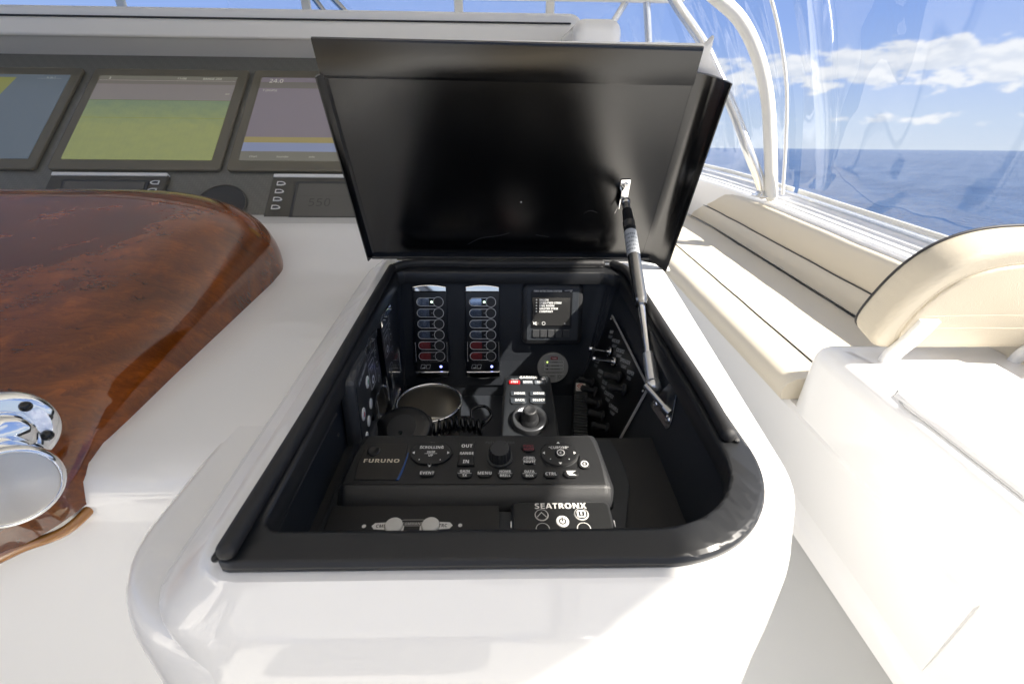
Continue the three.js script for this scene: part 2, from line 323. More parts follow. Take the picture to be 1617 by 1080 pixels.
pipe('thin dark steel brace right of its twin at the top left window', [V(-1.28, 2.0, -4.1), V(-1.08, 1.80, -4.1), V(-.7, 1.3, -4.1)], .02, M.steel);
{
  const o = thing('hardtop_support', 'polished curved leg of the hardtop standing on the side coaming', 'pipe', [1.69, .80, -3.0]);
  const q = ([x, y, z]) => V(x - 1.69, y - .80, z + 3.0);
  mesh('pipe', tubeOf([[1.69, .80, -3.0], [1.625, .91, -3.0], [1.537, 1.05, -3.02], [1.461, 1.221, -3.1], [1.33, 1.459, -3.2], [1.234, 1.636, -3.3], [1.081, 1.876, -3.5], [.98, 2.06, -3.6]].map(q), .031, 60, 22), M.alu, o);
  mesh('foot_flange', lathe([[0, 0], [.07, 0], [.07, .008], [.05, .014], [.045, .03], [0, .03]]).translate(0, -.012, 0), M.chrome, o);
}
{
  const o = thing('canvas_bow', 'white sleeved bow arching up beside the polished leg', 'pipe', [1.71, .80, -2.95]);
  const q = ([x, y, z]) => V(x - 1.71, y - .80, z + 2.95);
  mesh('sleeve', tubeOf([[1.715, .80, -2.95], [1.655, 1.08, -3.0], [1.581, 1.36, -3.05], [1.463, 1.585, -3.07], [1.333, 1.734, -3.08], [1.205, 1.819, -3.09], [1.0, 1.93, -3.1], [.7, 2.03, -3.1]].map(q), .037, 60, 20), M.canvas, o);
  mesh('hem_strip', tubeOf([[1.755, .82, -2.90], [1.70, 1.1, -2.92], [1.62, 1.4, -2.93], [1.50, 1.66, -2.93], [1.38, 1.86, -2.93], [1.28, 2.02, -2.93]].map(q), .009, 50, 10), M.white, o);
}
// clear roll-up curtains: thin, a little wavy
function curtain(label, stations, y0, y1, lean, seedz) {
  const nu = 90, nv = 60, pos = [], uv = [], idx = [];
  const c = new THREE.CatmullRomCurve3(stations.map(([z, x]) => V(x, 0, z)), false, 'centripetal');
  for (let j = 0; j <= nv; j++) for (let i = 0; i <= nu; i++) {
    const s = i / nu, t = j / nv, p = c.getPoint(s), tg = c.getTangent(s), nx = -tg.z, nz = tg.x;
    const edge = Math.min(1, 6 * t, 6 * (1 - t) + .2);
    const w = edge * (.022 * noise.noise(s * 4 + seedz, t * .8, 2) + .0035 * noise.noise(s * 15, t * 1.2 + seedz, 5) + .008 * Math.exp(-s * 9) * Math.sin(t * 5 + seedz));
    const y = mix(y0, y1, t), l = lean * (t * t * .6 + t * .4);
    pos.push(p.x - l + nx * w, y, p.z + nz * w); uv.push(s, t);
  }
  for (let j = 0; j < nv; j++) for (let i = 0; i < nu; i++) { const a = j * (nu + 1) + i; idx.push(a, a + 1, a + nu + 1, a + 1, a + nu + 2, a + nu + 1); }
  const g = new THREE.BufferGeometry(); g.setAttribute('position', new THREE.Float32BufferAttribute(pos, 3)); g.setAttribute('uv', new THREE.Float32BufferAttribute(uv, 2)); g.setIndex(idx); g.computeVertexNormals();
  const o = tag(mesh('clear_curtain', g, M.vinyl), label, 'curtain'), hem = [];
  for (let i = 0; i <= nu; i += 3) hem.push(V(pos[i * 3], pos[i * 3 + 1] + .012, pos[i * 3 + 2]));
  mesh('hem', [0, .009, .018].map((d) => boxUV(tubeOf(hem.map((p) => p.clone().add(V(-.001, d, 0))), .0052, 90, 8))), M.canvas, o);
  return o;
}
curtain('wavy clear vinyl curtain over the side coaming beside the bench', [[-2.93, 1.872], [-2.4, 1.874], [-1.6, 1.874], [-.6, 1.874], [.4, 1.874]], .81, 2.05, .5, 1.7);
curtain('clear vinyl pane between the curved pipes and the front windows', [[-2.99, 1.872], [-3.4, 1.842], [-3.8, 1.80], [-4.15, 1.73]], .81, 2.05, .58, 6.1);
tag(mesh('clear_curtain', slab(rr(3.3, 1.1, .02, -.40, 1.42), .003, .0005).translate(0, 0, -4.25), M.acrylic), 'flat clear front window above the instrument dash', 'window');

// ---------------------------------------------------------------- helm console
{
  const o = thing('helm_console', 'glossy white moulded helm console that holds the open black box', 'console');
  const body = outline([[-.335, -1.06, .06], [-.338, -.189, .115], [.263, -.189, .15], [.366, -1.06, .06]], 200);
  mesh('body', loft([ring(grow(body, .012), 0), ring(grow(body, .010), .35), ring(grow(body, .004), .8), ring(body, .955), ring(grow(body, -.003), .974), ring(grow(body, -.008), .985), ring(grow(body, -.016), .9915), ring(grow(body, -.022), .9925), ring(grow(outline([[-.298, -1.03, .06], [-.274, -.191, .062], [.262, -.191, .145], [.350, -1.03, .06]], 200), -.03), .9925)], { crease: 40 }), M.gel, o);
  const base = outline([[-.298, -1.03, .06], [-.274, -.191, .062], [.262, -.191, .145], [.350, -1.03, .06]], 200);
  const top = outline([[-.236, -.97, .045], [-.222, -.201, .038], [.249, -.201, .125], [.330, -.97, .045]], 200);
  const hole = outline([[-.200, -.835, .016], [-.196, -.213, .008], [.228, -.213, .11], [.232, -.84, .028]], 200);
  const mid = (t) => base.map(([x, z], i) => [mix(x, top[i][0], t), mix(z, top[i][1], t)]);
  mesh('raised_coaming', loft([ring(grow(base, .004), .55), ring(grow(base, .0035), .93), ring(grow(base, .0015), .985), ring(base, .997), ring(mid(.2), 1.006), ring(mid(.86), 1.0405), ring(mid(.95), 1.0448), ring(top, 1.0468), ring(grow(top, -.005), 1.0478), ring(hole, 1.048), ring(hole, 1.0)], { crease: 50 }), M.gel, o);
  // wing under the wooden pod, rising to the ledge at the foot of the dash
  const prof = [[-1.32, .6], [-1.32, 1.058], [-1.245, 1.0595], [-1.236, 1.0605], [-1.135, 1.0605], [-1.1325, 1.057], [-1.130, 1.0605], [-1.115, 1.058], [-1.07, 1.044], [-1.02, 1.018], [-.97, 1.001], [-.9, .9955], [-.55, .9945], [-.41, .992], [-.385, .985], [-.37, .972], [-.362, .95], [-.358, .9], [-.36, .4], [-.36, 0]];
  mesh('wing', loft([-2.1, -1.5, -1, -.7, -.5, -.40, -.34, -.285].map((x) => prof.map(([z, y]) => V(x, y, z))), { closed: false, crease: 30 }), M.gel, o);
  mesh('foredeck_ledge', loft([-.285, -.2, 0, .2, .38].map((x) => prof.filter(([z]) => z < -.96).map(([z, y]) => V(x, y, z))), { closed: false, crease: 30 }), M.gel, o);
}
// ---------------------------------------------------------------- black control box
const BOX = thing('control_box', 'open black control box set in the white console, lid raised on a strut', 'control box', [0, 0, 0]);
{
  const inner = outline([[-.190, -.80, .012], [-.181, -.235, .015], [.203, -.235, .088], [.215, -.80, .03]], 420);
  const rimOut = outline([[-.205, -.842, .02], [-.201, -.207, .010], [.234, -.207, .118], [.237, -.846, .032]], 420);
  mesh('rim', loft([ring(grow(rimOut, -.002), 1.0465), ring(rimOut, 1.049), ring(rimOut, 1.0535), ring(grow(rimOut, -.0015), 1.0562), ring(grow(rimOut, -.0045), 1.0578), ring(grow(rimOut, -.0068), 1.058), ring(grow(rimOut, -.0085), 1.058), ring(grow(inner, .006), 1.058), ring(grow(inner, .003), 1.058), ring(grow(inner, .001), 1.0572), ring(inner, 1.055), ring(inner, 1.034)], { crease: 45 }), M.satin, BOX);
  const wTop = outline([[-.197, -.822, .006], [-.193, -.226, .015], [.220, -.226, .094], [.2325, -.822, .006]], 180);
  const wBot = outline([[-.199, -.772, .006], [-.199, -.218, .015], [.146, -.218, .09], [.158, -.772, .006]], 180);
  mesh('liner', loft([ring(wTop, 1.050), ring(wBot, .800)], { capB: true, crease: 30 }), M.liner, BOX);
  // leaning back panel, standing proud of the liner
  const bp = new THREE.Shape(); bp.moveTo(-.1985, -.2345); bp.lineTo(.1645, -.2345); bp.lineTo(.2285, -.004); bp.lineTo(-.1985, -.004);
  const back = mesh('back_panel', boxUV(slab(bp, .004, .0006)), M.liner, BOX);
  frame(back, V(0, 1.05, -.835 - .003), V(1, 0, 0), V(0, Math.cos(15 * RAD), -Math.sin(15 * RAD)));
  const sh = new THREE.Shape(); sh.moveTo(-.1985, .23); sh.lineTo(.1945, .23); sh.lineTo(.198, .30); sh.lineTo(.199, .46); sh.lineTo(-.1985, .46);
  const shelf = mesh('shelf', boxUV(slab(sh, .008, .0015).rotateX(-Math.PI / 2).translate(0, .945, 0)), M.rubber, BOX);
  const ip = new THREE.Shape(); ip.moveTo(-.186, .235); ip.lineTo(.10, .235); ip.quadraticCurveTo(.118, .285, .146, .375); ip.quadraticCurveTo(.150, .41, .140, .452); ip.lineTo(-.186, .452);
  mesh('insert_plate', boxUV(slab(ip, .003, .001).rotateX(-Math.PI / 2).translate(0, .9531, 0)), M.liner, BOX);
  for (const [y, z] of [[.985, -.305], [.985, -.43], [.90, -.33]]) mesh('screw', new THREE.SphereGeometry(.0035, 14, 8).scale(.5, 1, 1).translate(-.1968, y, z), M.steel, BOX);
  // rolled gaskets on three sides; each a bulb over a folded lip
  const gasket = (pts, r, k) => mesh('gasket', join([tubeOf(pts.map(([x, y, z]) => V(x, y, z)), r, 60, 16).clone(), smooth(tubeOf(pts.map(([x, y, z]) => V(x + k * r * .95, y - r * .55, z + .004)), r * .42, 60, 10), 60)].map((g) => boxUV(g))), M.rubber, BOX);
  gasket([[-.1915, 1.0645, -.214], [-.1915, 1.0645, -.36], [-.1955, 1.0645, -.56], [-.2005, 1.0645, -.80]], .0072, -1);
  gasket([[.2155, 1.0640, -.334], [.2195, 1.0645, -.40], [.2225, 1.0645, -.53], [.2275, 1.0645, -.70], [.2265, 1.0645, -.80], [.212, 1.0645, -.825]], .0075, 1);
  gasket([[-.196, 1.0640, -.806], [-.176, 1.0645, -.824], [.0, 1.0645, -.826], [.19, 1.0645, -.828]], .0072, 0);
  mesh('cable_trim', tubeOf([V(-.186, 1.030, -.25), V(-.188, 1.026, -.33), V(-.190, 1.022, -.42)], .003, 20, 8), M.rubber, BOX);
  // the lid, leaning towards the viewer on its hinge
  const lid = new THREE.Group(); lid.name = 'lid'; BOX.add(lid);
  frame(lid, V(.035, 1.064, -.872), V(1, 0, 0), V(0, .950, .313));
  const face = new THREE.Shape(); face.moveTo(-.284, .002); face.lineTo(.252, .002); face.lineTo(.256, .322); face.lineTo(-.292, .322);
  mesh('lid_panel', boxUV(slab(face, .006, .001, -.003)), M.lid, lid);
  // front flange, lapped over the panel and bent a little outwards
  mesh('front_flange', loft([[-.297, .3165], [.250, .3125]].map(([x, y0]) => [[y0, .0036], [y0 + .0004, .0048], [y0 + .002, .0052], [y0 + .006, .0052], [y0 + .044, .0052], [y0 + .0475, .0050], [y0 + .0495, .0040], [y0 + .0505, .001], [y0 + .0495, -.004], [y0, -.004]].map(([y, z]) => V(x, y, z))), { capA: true, capB: true, crease: 30 }), M.lid, lid);
  // right flange: a cove that rolls towards the viewer to a thin lip
  const cove = [[.246, .0034], [.256, .0036], [.264, .0052], [.271, .0085], [.2775, .0135], [.283, .0195], [.2872, .026], [.2895, .0325], [.2915, .0325], [.2905, .025], [.286, .0155], [.279, .007], [.268, .0], [.25, -.003]];
  mesh('side_flange', loft([[-.006, -.004], [.1, 0], [.3, .0025], [.318, .003], [.330, .0035]].map(([y, d], j, A) => cove.map(([x, z]) => V(x + d + (j < 1 ? .001 : 0), y - (z > .02 && j === 0 ? .006 : 0) + (j === A.length - 1 ? (x - .246) * -.12 : 0), z))), { capA: true, capB: true, crease: 30 }), M.lid, lid);
  const lc = [[-.281, .0034], [-.286, .0045], [-.290, .010], [-.2925, .017], [-.2945, .017], [-.294, .008], [-.290, -.001], [-.283, -.003]];
  mesh('side_lip', loft([[0, .0], [.15, -.003], [.322, -.0065]].map(([y, d]) => lc.map(([x, z]) => V(x + d, y, z))), { capA: true, capB: true }), M.lid, lid);
  mesh('hinge_lip', boxUV(new RoundedBoxGeometry(.545, .006, .012, 2, .002).translate(-.015, .003, .006)), M.lid, lid);
  const outer = new THREE.Shape(); outer.moveTo(-.297, -.002); outer.lineTo(.288, -.004); outer.lineTo(.300, .318); outer.lineTo(.268, .352); outer.lineTo(.266, .372); outer.lineTo(.256, .362); outer.lineTo(-.302, .362);
  mesh('lid_skin', boxUV(slab(outer, .014, .004, -.021)), M.gel, lid);
  for (const pts of [[[-.10, .030], [-.075, .044], [-.04, .050], [-.02, .056]], [[.03, .052], [.055, .048]], [[.115, .098], [.125, .104], [.14, .100]]]) mesh('scuff', tubeOf(pts.map(([x, y]) => V(x, y, .0030)), .00035, 20, 5), M.greyPlastic, lid);
  for (const [x, y, r] of [[.0, .120, .0013]]) mesh('scuff', new THREE.SphereGeometry(r, 8, 6).scale(1, 1, .3).translate(x, y, .003), M.printWhite, lid);
  mesh('hinge', boxUV(new RoundedBoxGeometry(.47, .004, .02, 2, .001).translate(.03, 1.0575, -.868)), M.steel, BOX);
}

// ---------------------------------------------------------------- instrument dash
{
  const o = thing('instrument_dash', 'dark sloping instrument dash under a white brow, left behind the lid', 'dash', [0, 1.05, -1.21]);
  const T = 39 * RAD, up = V(0, Math.sin(T), -Math.cos(T));
  const P = (x, v, n = 0) => V(x, v * Math.sin(T) + n * Math.cos(T), -v * Math.cos(T) + n * Math.sin(T));
  const board = mesh('board', boxUV(slab(rr(2.5, .74, .02, -.96, .30), .02, .002, -.02)), M.dashWeave, o);
  frame(board, V(0, 0, 0), V(1, 0, 0), up);
  // white brow: lip, inset underside, piped seam and sloping top
  const brow = (x1, pts, r) => pts.map(([z, y]) => { const l = []; l.push(V(-2.3, y - 1.05, z + 1.21)); l.push(V(x1 - r, y - 1.05, z + 1.21)); return l; });
  const capShape = (y0, y1, x1, r) => { const s = new THREE.Shape(); s.moveTo(-2.3, y0); s.lineTo(x1 + .012, y0); s.lineTo(x1, y1 - r); s.absarc(x1 - r, y1 - r, r, 0, Math.PI / 2); s.lineTo(-2.3, y1); return s; };
  mesh('brow', boxUV(slab(capShape(1.480, 1.5275, .262, .040), .34, .010, 0, 4, 16).translate(0, -1.05, -1.94 + 1.21)), M.gelSoft, o);
  mesh('brow_top', boxUV(slab(capShape(1.500, 1.556, .246, .046), .30, .008, 0, 4, 16).translate(0, -1.05, -1.925 + 1.21)), M.gel, o);
  mesh('seam_piping', tubeOf([V(-2.3, .478, -.3915), V(-.9, .4782, -.3915), V(.20, .4786, -.3915)], .0026, 200, 8), M.gasketTrim, o);
  const sof = [[-1.607, 1.481], [-1.625, 1.4835], [-1.66, 1.460], [-1.705, 1.430], [-1.74, 1.40]];
  mesh('brow_underside', boxUV(loft([-2.3, .06, .125, .15, .158].map((x, k) => sof.map(([z, y]) => V(x, (k > 2 ? Math.max(y, [0, 0, 0, 1.452, 1.475][k]) : y) - 1.05, z + 1.21))), { closed: false, crease: 40 })), M.gelSoft, o);
  mesh('end_cheek', boxUV(new RoundedBoxGeometry(.12, .5, .62, 3, .03).translate(.235, 1.26 - 1.05, -1.63 + 1.21)), M.gel, o);
  const sp = mesh('speaker_grille', boxUV(slab(disc(.068), .004, .001)), M.greyPlastic, o); frame(sp, P(-.742, .045), V(1, 0, 0), up);
  const tick = mesh('grille_ring', new THREE.TorusGeometry(.066, .0022, 8, 60).translate(0, 0, .004), M.dash, o); frame(tick, P(-.742, .045), V(1, 0, 0), up);
}
const DT = 39 * RAD, DUP = V(0, Math.sin(DT), -Math.cos(DT)), dashAt = (x, v) => V(x, 1.05 + v * Math.sin(DT), -1.21 - v * Math.cos(DT));
function monitor(x0, x1, v0, v1, label, draw) {
  const W = x1 - x0, H = v1 - v0, o = thing('chart_monitor', label, 'monitor');
  frame(o, dashAt((x0 + x1) / 2, (v0 + v1) / 2), V(1, 0, 0), DUP);
  mesh('bezel', boxUV(slab(rr(W, H, .012), .010, .003)), M.bezel, o);
  const w = .405, h = .325, map = print(w, h, 1.6, '#59584c', draw);  // print colours greyed to carry the haze on the glass
  mesh('screen', planarUV(slab(rr(w, h, .003), .0015, .0004, .0098), w, h), std({ map, emissiveMap: map, emissive: C(.14, .14, .14), roughness: .12 }), o);
}
monitor(-1.229, -.768, .157, .549, 'middle monitor showing a grey over green sonar picture', (P) => {
  const x = P.ctx; const g = (y0, y1, c) => P.rect(0, (y0 + y1) / 2, 405, Math.abs(y1 - y0), 0, { fill: c });
  g(162, 150, '#6c6a60'); g(150, 128, '#6b6660'); g(128, 62, '#77716e');
  P.text('11/06', 40, 152, 11, { color: '#b9b6a8', bold: false }); P.text('RANGE 260', 130, 152, 11, { color: '#b9b6a8', bold: false }); P.text('\u2190 2', -175, 152, 11, { color: '#b9b6a8' });
  P.line([[-200, 143], [200, 143]], 1, '#a9a596');
  for (let y = 62; y > -163; y -= 1.5) { const k = (62 - y) / 225; for (let q = -203; q < 203; q += 3) { const n = noise.noise(q * .03, y * .05, 1) * .5 + (rnd() - .5) * .5, s = Math.max(0, Math.min(1, k * 2.2 + n * .22)); x.fillStyle = `rgb(${Math.round(mix(108, 134, s) + n * 6)},${Math.round(mix(124, 140, s) + n * 6)},${Math.round(mix(98, 92, s))})`; x.fillRect(q, -y, 3.2, 1.7); } }
  P.line([[-202, 62], [202, 62]], 1.4, '#5d6040'); P.line([[-202, -8], [202, -8]], 1.6, '#7f8138');
  P.text('300', 188, 90, 8, { color: '#a9a596', bold: false });
});
monitor(-.751, -.29, .157, .549, 'right monitor half hidden behind the raised lid, mauve picture with chart strip', (P) => {
  P.rect(0, 0, 405, 325, 0, { fill: '#716a70' }); P.rect(0, 130, 405, 26, 0, { fill: '#65615c' });
  P.rect(-70, -88, 265, 24, 0, { fill: '#8a7f56' }); P.rect(-70, -115, 265, 36, 0, { fill: '#79819a' }); P.rect(0, -146, 405, 34, 0, { fill: '#6a685f' });
  P.rect(95, 0, 60, 220, 0, { fill: '#918d80' }); P.rect(164, 0, 78, 330, 0, { fill: '#9a9152' });
  for (let k = 0; k < 60; k++) { const y = rnd() * 130 - 90, a = 70 + rnd() * 50; P.line([[a, y], [a + 10 - rnd() * 20, y - 12]], 1.6, '#c2beb2'); }
  for (let k = 0; k < 5; k++) for (let q = 0; q < 5; q++) P.rect(75 + q * 11, -108 - k * 6, 8, 3, 0, { fill: '#55534c' });
  P.text('24.0', -178, 148, 22, { color: '#b4b1a4', align: 'left', bold: false }); P.text('T (DGPS)', -190, 108, 11, { color: '#aaa79a', align: 'left', bold: false });
  ['Chart', 'Sounder', 'Info', 'Nav', 'Menu'].forEach((s, k) => P.text(s, -165 + k * 80, -148, 9, { color: '#a5a294', bold: false }));
});
monitor(-1.72, -1.262, .157, .549, 'left monitor cut off at the photo edge, blue grey chart', (P) => {
  P.rect(0, 0, 405, 325, 0, { fill: '#5b646c' });
  P.fill([[-60, 150], [50, 150], [20, 40], [-60, 40]], '#7d7f4a'); P.fill([[-60, -110], [10, -110], [20, -160], [-60, -160]], '#8a8d42');
  P.text('N 26.7', 150, 150, 9, { color: '#9da09a', bold: false }); P.line([[110, 146], [180, 146]], 1, '#83898a');
  P.circle(-8, -25, 28, { fill: '#33373a' }); P.circle(-8, -25, 18, { fill: '#b9bcba' });
});
function gaugeUnit(x0, x1, label, digits, sides) {
  const W = x1 - x0, H = .17, o = thing('instrument_display', label, 'display'); frame(o, dashAt((x0 + x1) / 2, .055), V(1, 0, 0), DUP);
  mesh('bezel', boxUV(slab(rr(W, H, .008), .012, .003)), M.dash, o);
  mesh('trim_bar', boxUV(new RoundedBoxGeometry(W - .004, .011, .014, 2, .002).translate(0, H / 2 - .003, .008)), M.white, o);
  const map = print(.21, .11, 3, '#57564f', (P) => { P.rect(0, 0, 206, 106, 2, { fill: '#66645f' }); P.text(digits, -40, -8, 34, { color: '#55534f', bold: false, font: 'monospace' }); P.line([[-95, 12], [95, 12]], .7, '#5d5b55'); });
  mesh('screen_frame', boxUV(slab(rr(.225, .124, .006), .003, .001, .0118)), M.greyPlastic, o);
  mesh('screen', planarUV(slab(rr(.21, .11, .002), .001, .0003, .0146), .21, .11), std({ map, roughness: .15 }), o);
  for (const s of sides) for (let k = 0; k < 4; k++) {
    const sh = new THREE.Shape(), X = s * (W / 2 - .026), Y = .055 - k * .0262;
    sh.moveTo(X - s * .010 * -1, Y - .0065); sh.lineTo(X + s * .010, Y + .0065); sh.lineTo(X - s * .002, Y + .0065); sh.quadraticCurveTo(X - s * .013, Y + .004, X - s * .013, Y - .001); sh.quadraticCurveTo(X - s * .012, Y - .006, X - s * .002, Y - .0065);
    const out = sh, inn = new THREE.Path(); inn.moveTo(X + s * .0075, Y - .004); inn.lineTo(X + s * .0075, Y + .004); inn.lineTo(X - s * .002, Y + .004); inn.lineTo(X - s * .010, Y + .001); inn.lineTo(X - s * .009, Y - .003); inn.lineTo(X - s * .002, Y - .004);
    mesh('key', slab(disc(.0085, X, Y, .0055), .002, .0006, .0118), M.greyPlastic, o);
    out.holes.push(inn); mesh('key_outline', slab(out, .0028, .0003, .0118), M.printWhite, o);
  }
}
gaugeUnit(-.618, -.26, 'small display with leaf keys, partly hidden behind the raised lid', '550', [-1, 1]);
gaugeUnit(-1.205, -.897, 'small display whose top edge shows above the wooden pod', '500', [1]);

// ---------------------------------------------------------------- wooden helm pod and its throttle
{
  const o = thing('wooden_helm_pod', 'varnished dark teak helm pod left of the white console', 'helm pod', [-.7, .99, -.7]);
  // offsets of the plan, each lifted along a rounded profile; the top slopes down towards the wheel
  const rings = [], prof = [0, .0015, .004, .009, .016, .026, .038, .052, .068, .086, .106, .128, .15], R = .15, n = 2.55;
  const topY = (z) => 1.037 + .190 * (-.33 - z), foot = (x, z) => { const s = sstep(-.47, -.34, z); return .989 - s * (.045 + .20 * Math.min(1, Math.max(0, (-.46 - x) / .45))); };
  for (const d of prof) {
    const t = (1 - (1 - d / R) ** n) ** (1 / n), pl = outline([[-.447 - d, -.330 - d, .050 + .75 * d], [-.488 - d, -1.105 + d, .17 + .6 * d], [-2.3, -1.105 + d, .02], [-2.3, -.328 - d, .02]], 420);
    rings.push(pl.map(([x, z]) => { const q = sstep(-.46, -.75, x) * sstep(-.6, -.33, z) * .03 * (1 - d / R); return V(x, mix(foot(x, z), topY(z), t), z + q).sub(o.position); }));
  }
  const shell = loft(rings, { capB: true, crease: 60 }), sp = shell.attributes.position, su = shell.attributes.uv;
  for (let i = 0; i < sp.count; i++) su.setXY(i, (sp.getX(i) - .8 * sp.getY(i)) * 1.6, (sp.getZ(i) - .6 * sp.getY(i)) * 1.6);
  mesh('shell', shell, M.wood, o);
  // amber edge where the veneer ends against the white console
  mesh('edge_bead', tubeOf([[-.4565, .985, -.47], [-.4525, .966, -.42], [-.451, .945, -.378], [-.467, .929, -.345], [-.51, .917, -.331], [-.57, .888, -.322], [-.68, .838, -.309], [-.86, .752, -.300]].map((p) => V(...p).sub(o.position)), .0058, 80, 12), M.amber, o);
}
const KNOB = V(-.436, 1.036, -.322);
{
  const o = thing('throttle_control', 'polished chrome throttle control at the left edge, on the wooden pod', 'throttle', KNOB.toArray());
  const dir = V(.74, .22, .62).normalize(), q = new THREE.Quaternion().setFromUnitVectors(V(0, 1, 0), dir);
  const put = (g, p) => g.applyQuaternion(q).scale(.78, .78, .78).translate(...p);
  mesh('base_plate', put(lathe([[0, -.03], [.050, -.03], [.050, -.008], [.047, -.002], [.040, 0], [0, 0]], 56), [-.030, .024, -.022]), M.chrome, o);
  mesh('lever_boss', put(lathe([[0, -.02], [.028, -.02], [.028, .012], [.022, .02], [0, .02]], 48), [-.028, .024, -.018]), M.chrome, o);
  mesh('lever_knob', put(lathe([[0, -.062], [.030, -.062], [.040, -.052], [.0455, -.030], [.0475, 0], [.046, .006], [.0425, .0085], [0, .0085]], 64), [.0, .0, .02]), M.chrome, o);
  mesh('knob_cap', put(lathe([[0, 0], [.0415, 0], [.0415, .0005], [.0395, .0012], [0, .0014]], 64), [dir.x * .0067, dir.y * .0067, .02 + dir.z * .0067]), M.brushed, o);
  for (const [a, r] of [[.3, .0065], [1.6, .0065]]) { const s = put(new THREE.SphereGeometry(r, 20, 14).translate(Math.cos(a) * .036, .002, -Math.sin(a) * .036), [-.030, .024, -.022]); mesh('fixing_screw', s, M.gloss, o); }
}
// ---------------------------------------------------------------- bench, seating pod, companion seat
{
  const o = thing('bench', 'long cream upholstered side bench with dark piping under the clear curtain', 'bench', [1.36, 0, -2.4]);
  const S = (pts) => pts.map(([x, y]) => [x - 1.36, y]);
  const st = [[-.6, 0], [-1.4, 0], [-2.2, 0], [-3.0, 0], [-3.6, -.01], [-3.95, -.05]].map(([z, d]) => [z + 2.4, d]);
  mesh('base', closedSweep(S([[1.075, 0], [1.075, .33], [1.09, .345], [1.70, .345], [1.70, 0]]), st), M.gel, o);
  const cut = st.map((s, i) => i === 0 ? [-1.385 + 2.4, 0] : s).filter((s, i) => i === 0 || s[0] < 1.0);
  const prof = [[1.055, .348], [1.048, .37], [1.049, .395], [1.060, .418], [1.085, .435], [1.12, .443], [1.16, .447], [1.192, .4475], [1.205, .4465], [1.218, .4475], [1.30, .449], [1.45, .4495], [1.60, .448], [1.655, .444], [1.66, .35]];
  const sub = []; for (let k = 0; k < 40; k++) { const z = mix(-1.385, -3.95, k / 39); sub.push([z + 2.4, z < -3.4 ? -((z + 3.4) ** 2) * .16 : 0, .003 * noise.noise(z * 5, 1, 2) + .0016 * noise.noise(z * 17, 4, 2)]); }
  const seat = mesh('seat_cushion', closedSweep(S(prof), sub, { crease: 50 }), M.leatherLifted, o);
  mesh('piping', tubeOf(sub.map(([z, d, e]) => V(1.205 - 1.36 + d, .4495 + e, z)), .0032, 120, 8), M.piping, seat);
  const bp = [[1.655, .452], [1.657, .50], [1.664, .565], [1.672, .572], [1.668, .58], [1.676, .66], [1.682, .705], [1.690, .722], [1.704, .732], [1.722, .733], [1.735, .725], [1.735, .46]];
  const subB = []; for (let k = 0; k < 46; k++) { const z = mix(-.7, -3.98, k / 45); subB.push([z + 2.4, (z < -3.4 ? -((z + 3.4) ** 2) * .12 : 0) + .002 * noise.noise(z * 5, 7, 1), .003 * noise.noise(z * 4, 3, 1) + (z < -3.9 ? -.01 : 0)]); }
  const back = mesh('back_cushion', closedSweep(S(bp), subB, { crease: 50 }), M.leatherLifted, o);
  mesh('piping', tubeOf(subB.map(([z, d, e]) => V(1.667 - 1.36 + d, .572 + e, z)), .0032, 120, 8), M.piping, back);
  mesh('piping', tubeOf(subB.map(([z, d]) => V(1.655 - 1.36 + d, .4545, z)), .0026, 120, 8), M.piping, back);
  mesh('end_panel', boxUV(new RoundedBoxGeometry(.75, .76, .4, 5, .07).translate(1.46 - 1.36, .37, -4.24 + 2.4)), M.gel, o);
}
{
  const o = thing('seating_pod', 'white moulded seating pod with a hatch, in full sun at right', 'pod', [1.5, 0, -.6]);
  const pl = outline([[1.082, -1.37, .05], [1.092, .9, .1], [2.0, .9, .1], [1.84, -1.37, .05]], 160).map(([x, z]) => [x - 1.5, z + .6]);
  const ty = (d) => (x, z) => .603 - d - .016 * (z - .77 + 1.4);
  mesh('shell', loft([ring(grow(pl, .060), 0.001), ring(grow(pl, .036), .010), ring(grow(pl, .018), .032), ring(grow(pl, .008), .07), ring(grow(pl, .004), .12), ring(pl, .3), ring(pl, ty(.062)), ring(grow(pl, -.004), ty(.038)), ring(grow(pl, -.013), ty(.018)), ring(grow(pl, -.026), ty(.006)), ring(grow(pl, -.045), ty(0)), ring(grow(pl, -.08), ty(-.001))], { capB: true, crease: 40 }), M.gel, o);
  const hp = outline([[1.128, -1.06, .035], [1.155, .5, .05], [1.80, .5, .05], [1.80, -1.145, .05]], 120).map(([x, z]) => [x - 1.5, z + .6]);
  mesh('hatch', loft([ring(grow(hp, .010), ty(.012)), ring(grow(hp, .009), ty(-.004)), ring(grow(hp, .003), ty(-.012)), ring(grow(hp, -.012), ty(-.0175)), ring(grow(hp, -.04), ty(-.020))], { capB: true, crease: 40 }), M.gel, o);
  mesh('hatch_gap', boxUV(tubeOf(grow(hp, .012).filter((_, i) => i % 2 === 0).map(([x, z]) => V(x, ty(.0)(x, z), z)), .0022, 200, 8, true)), M.gauge, o);
}
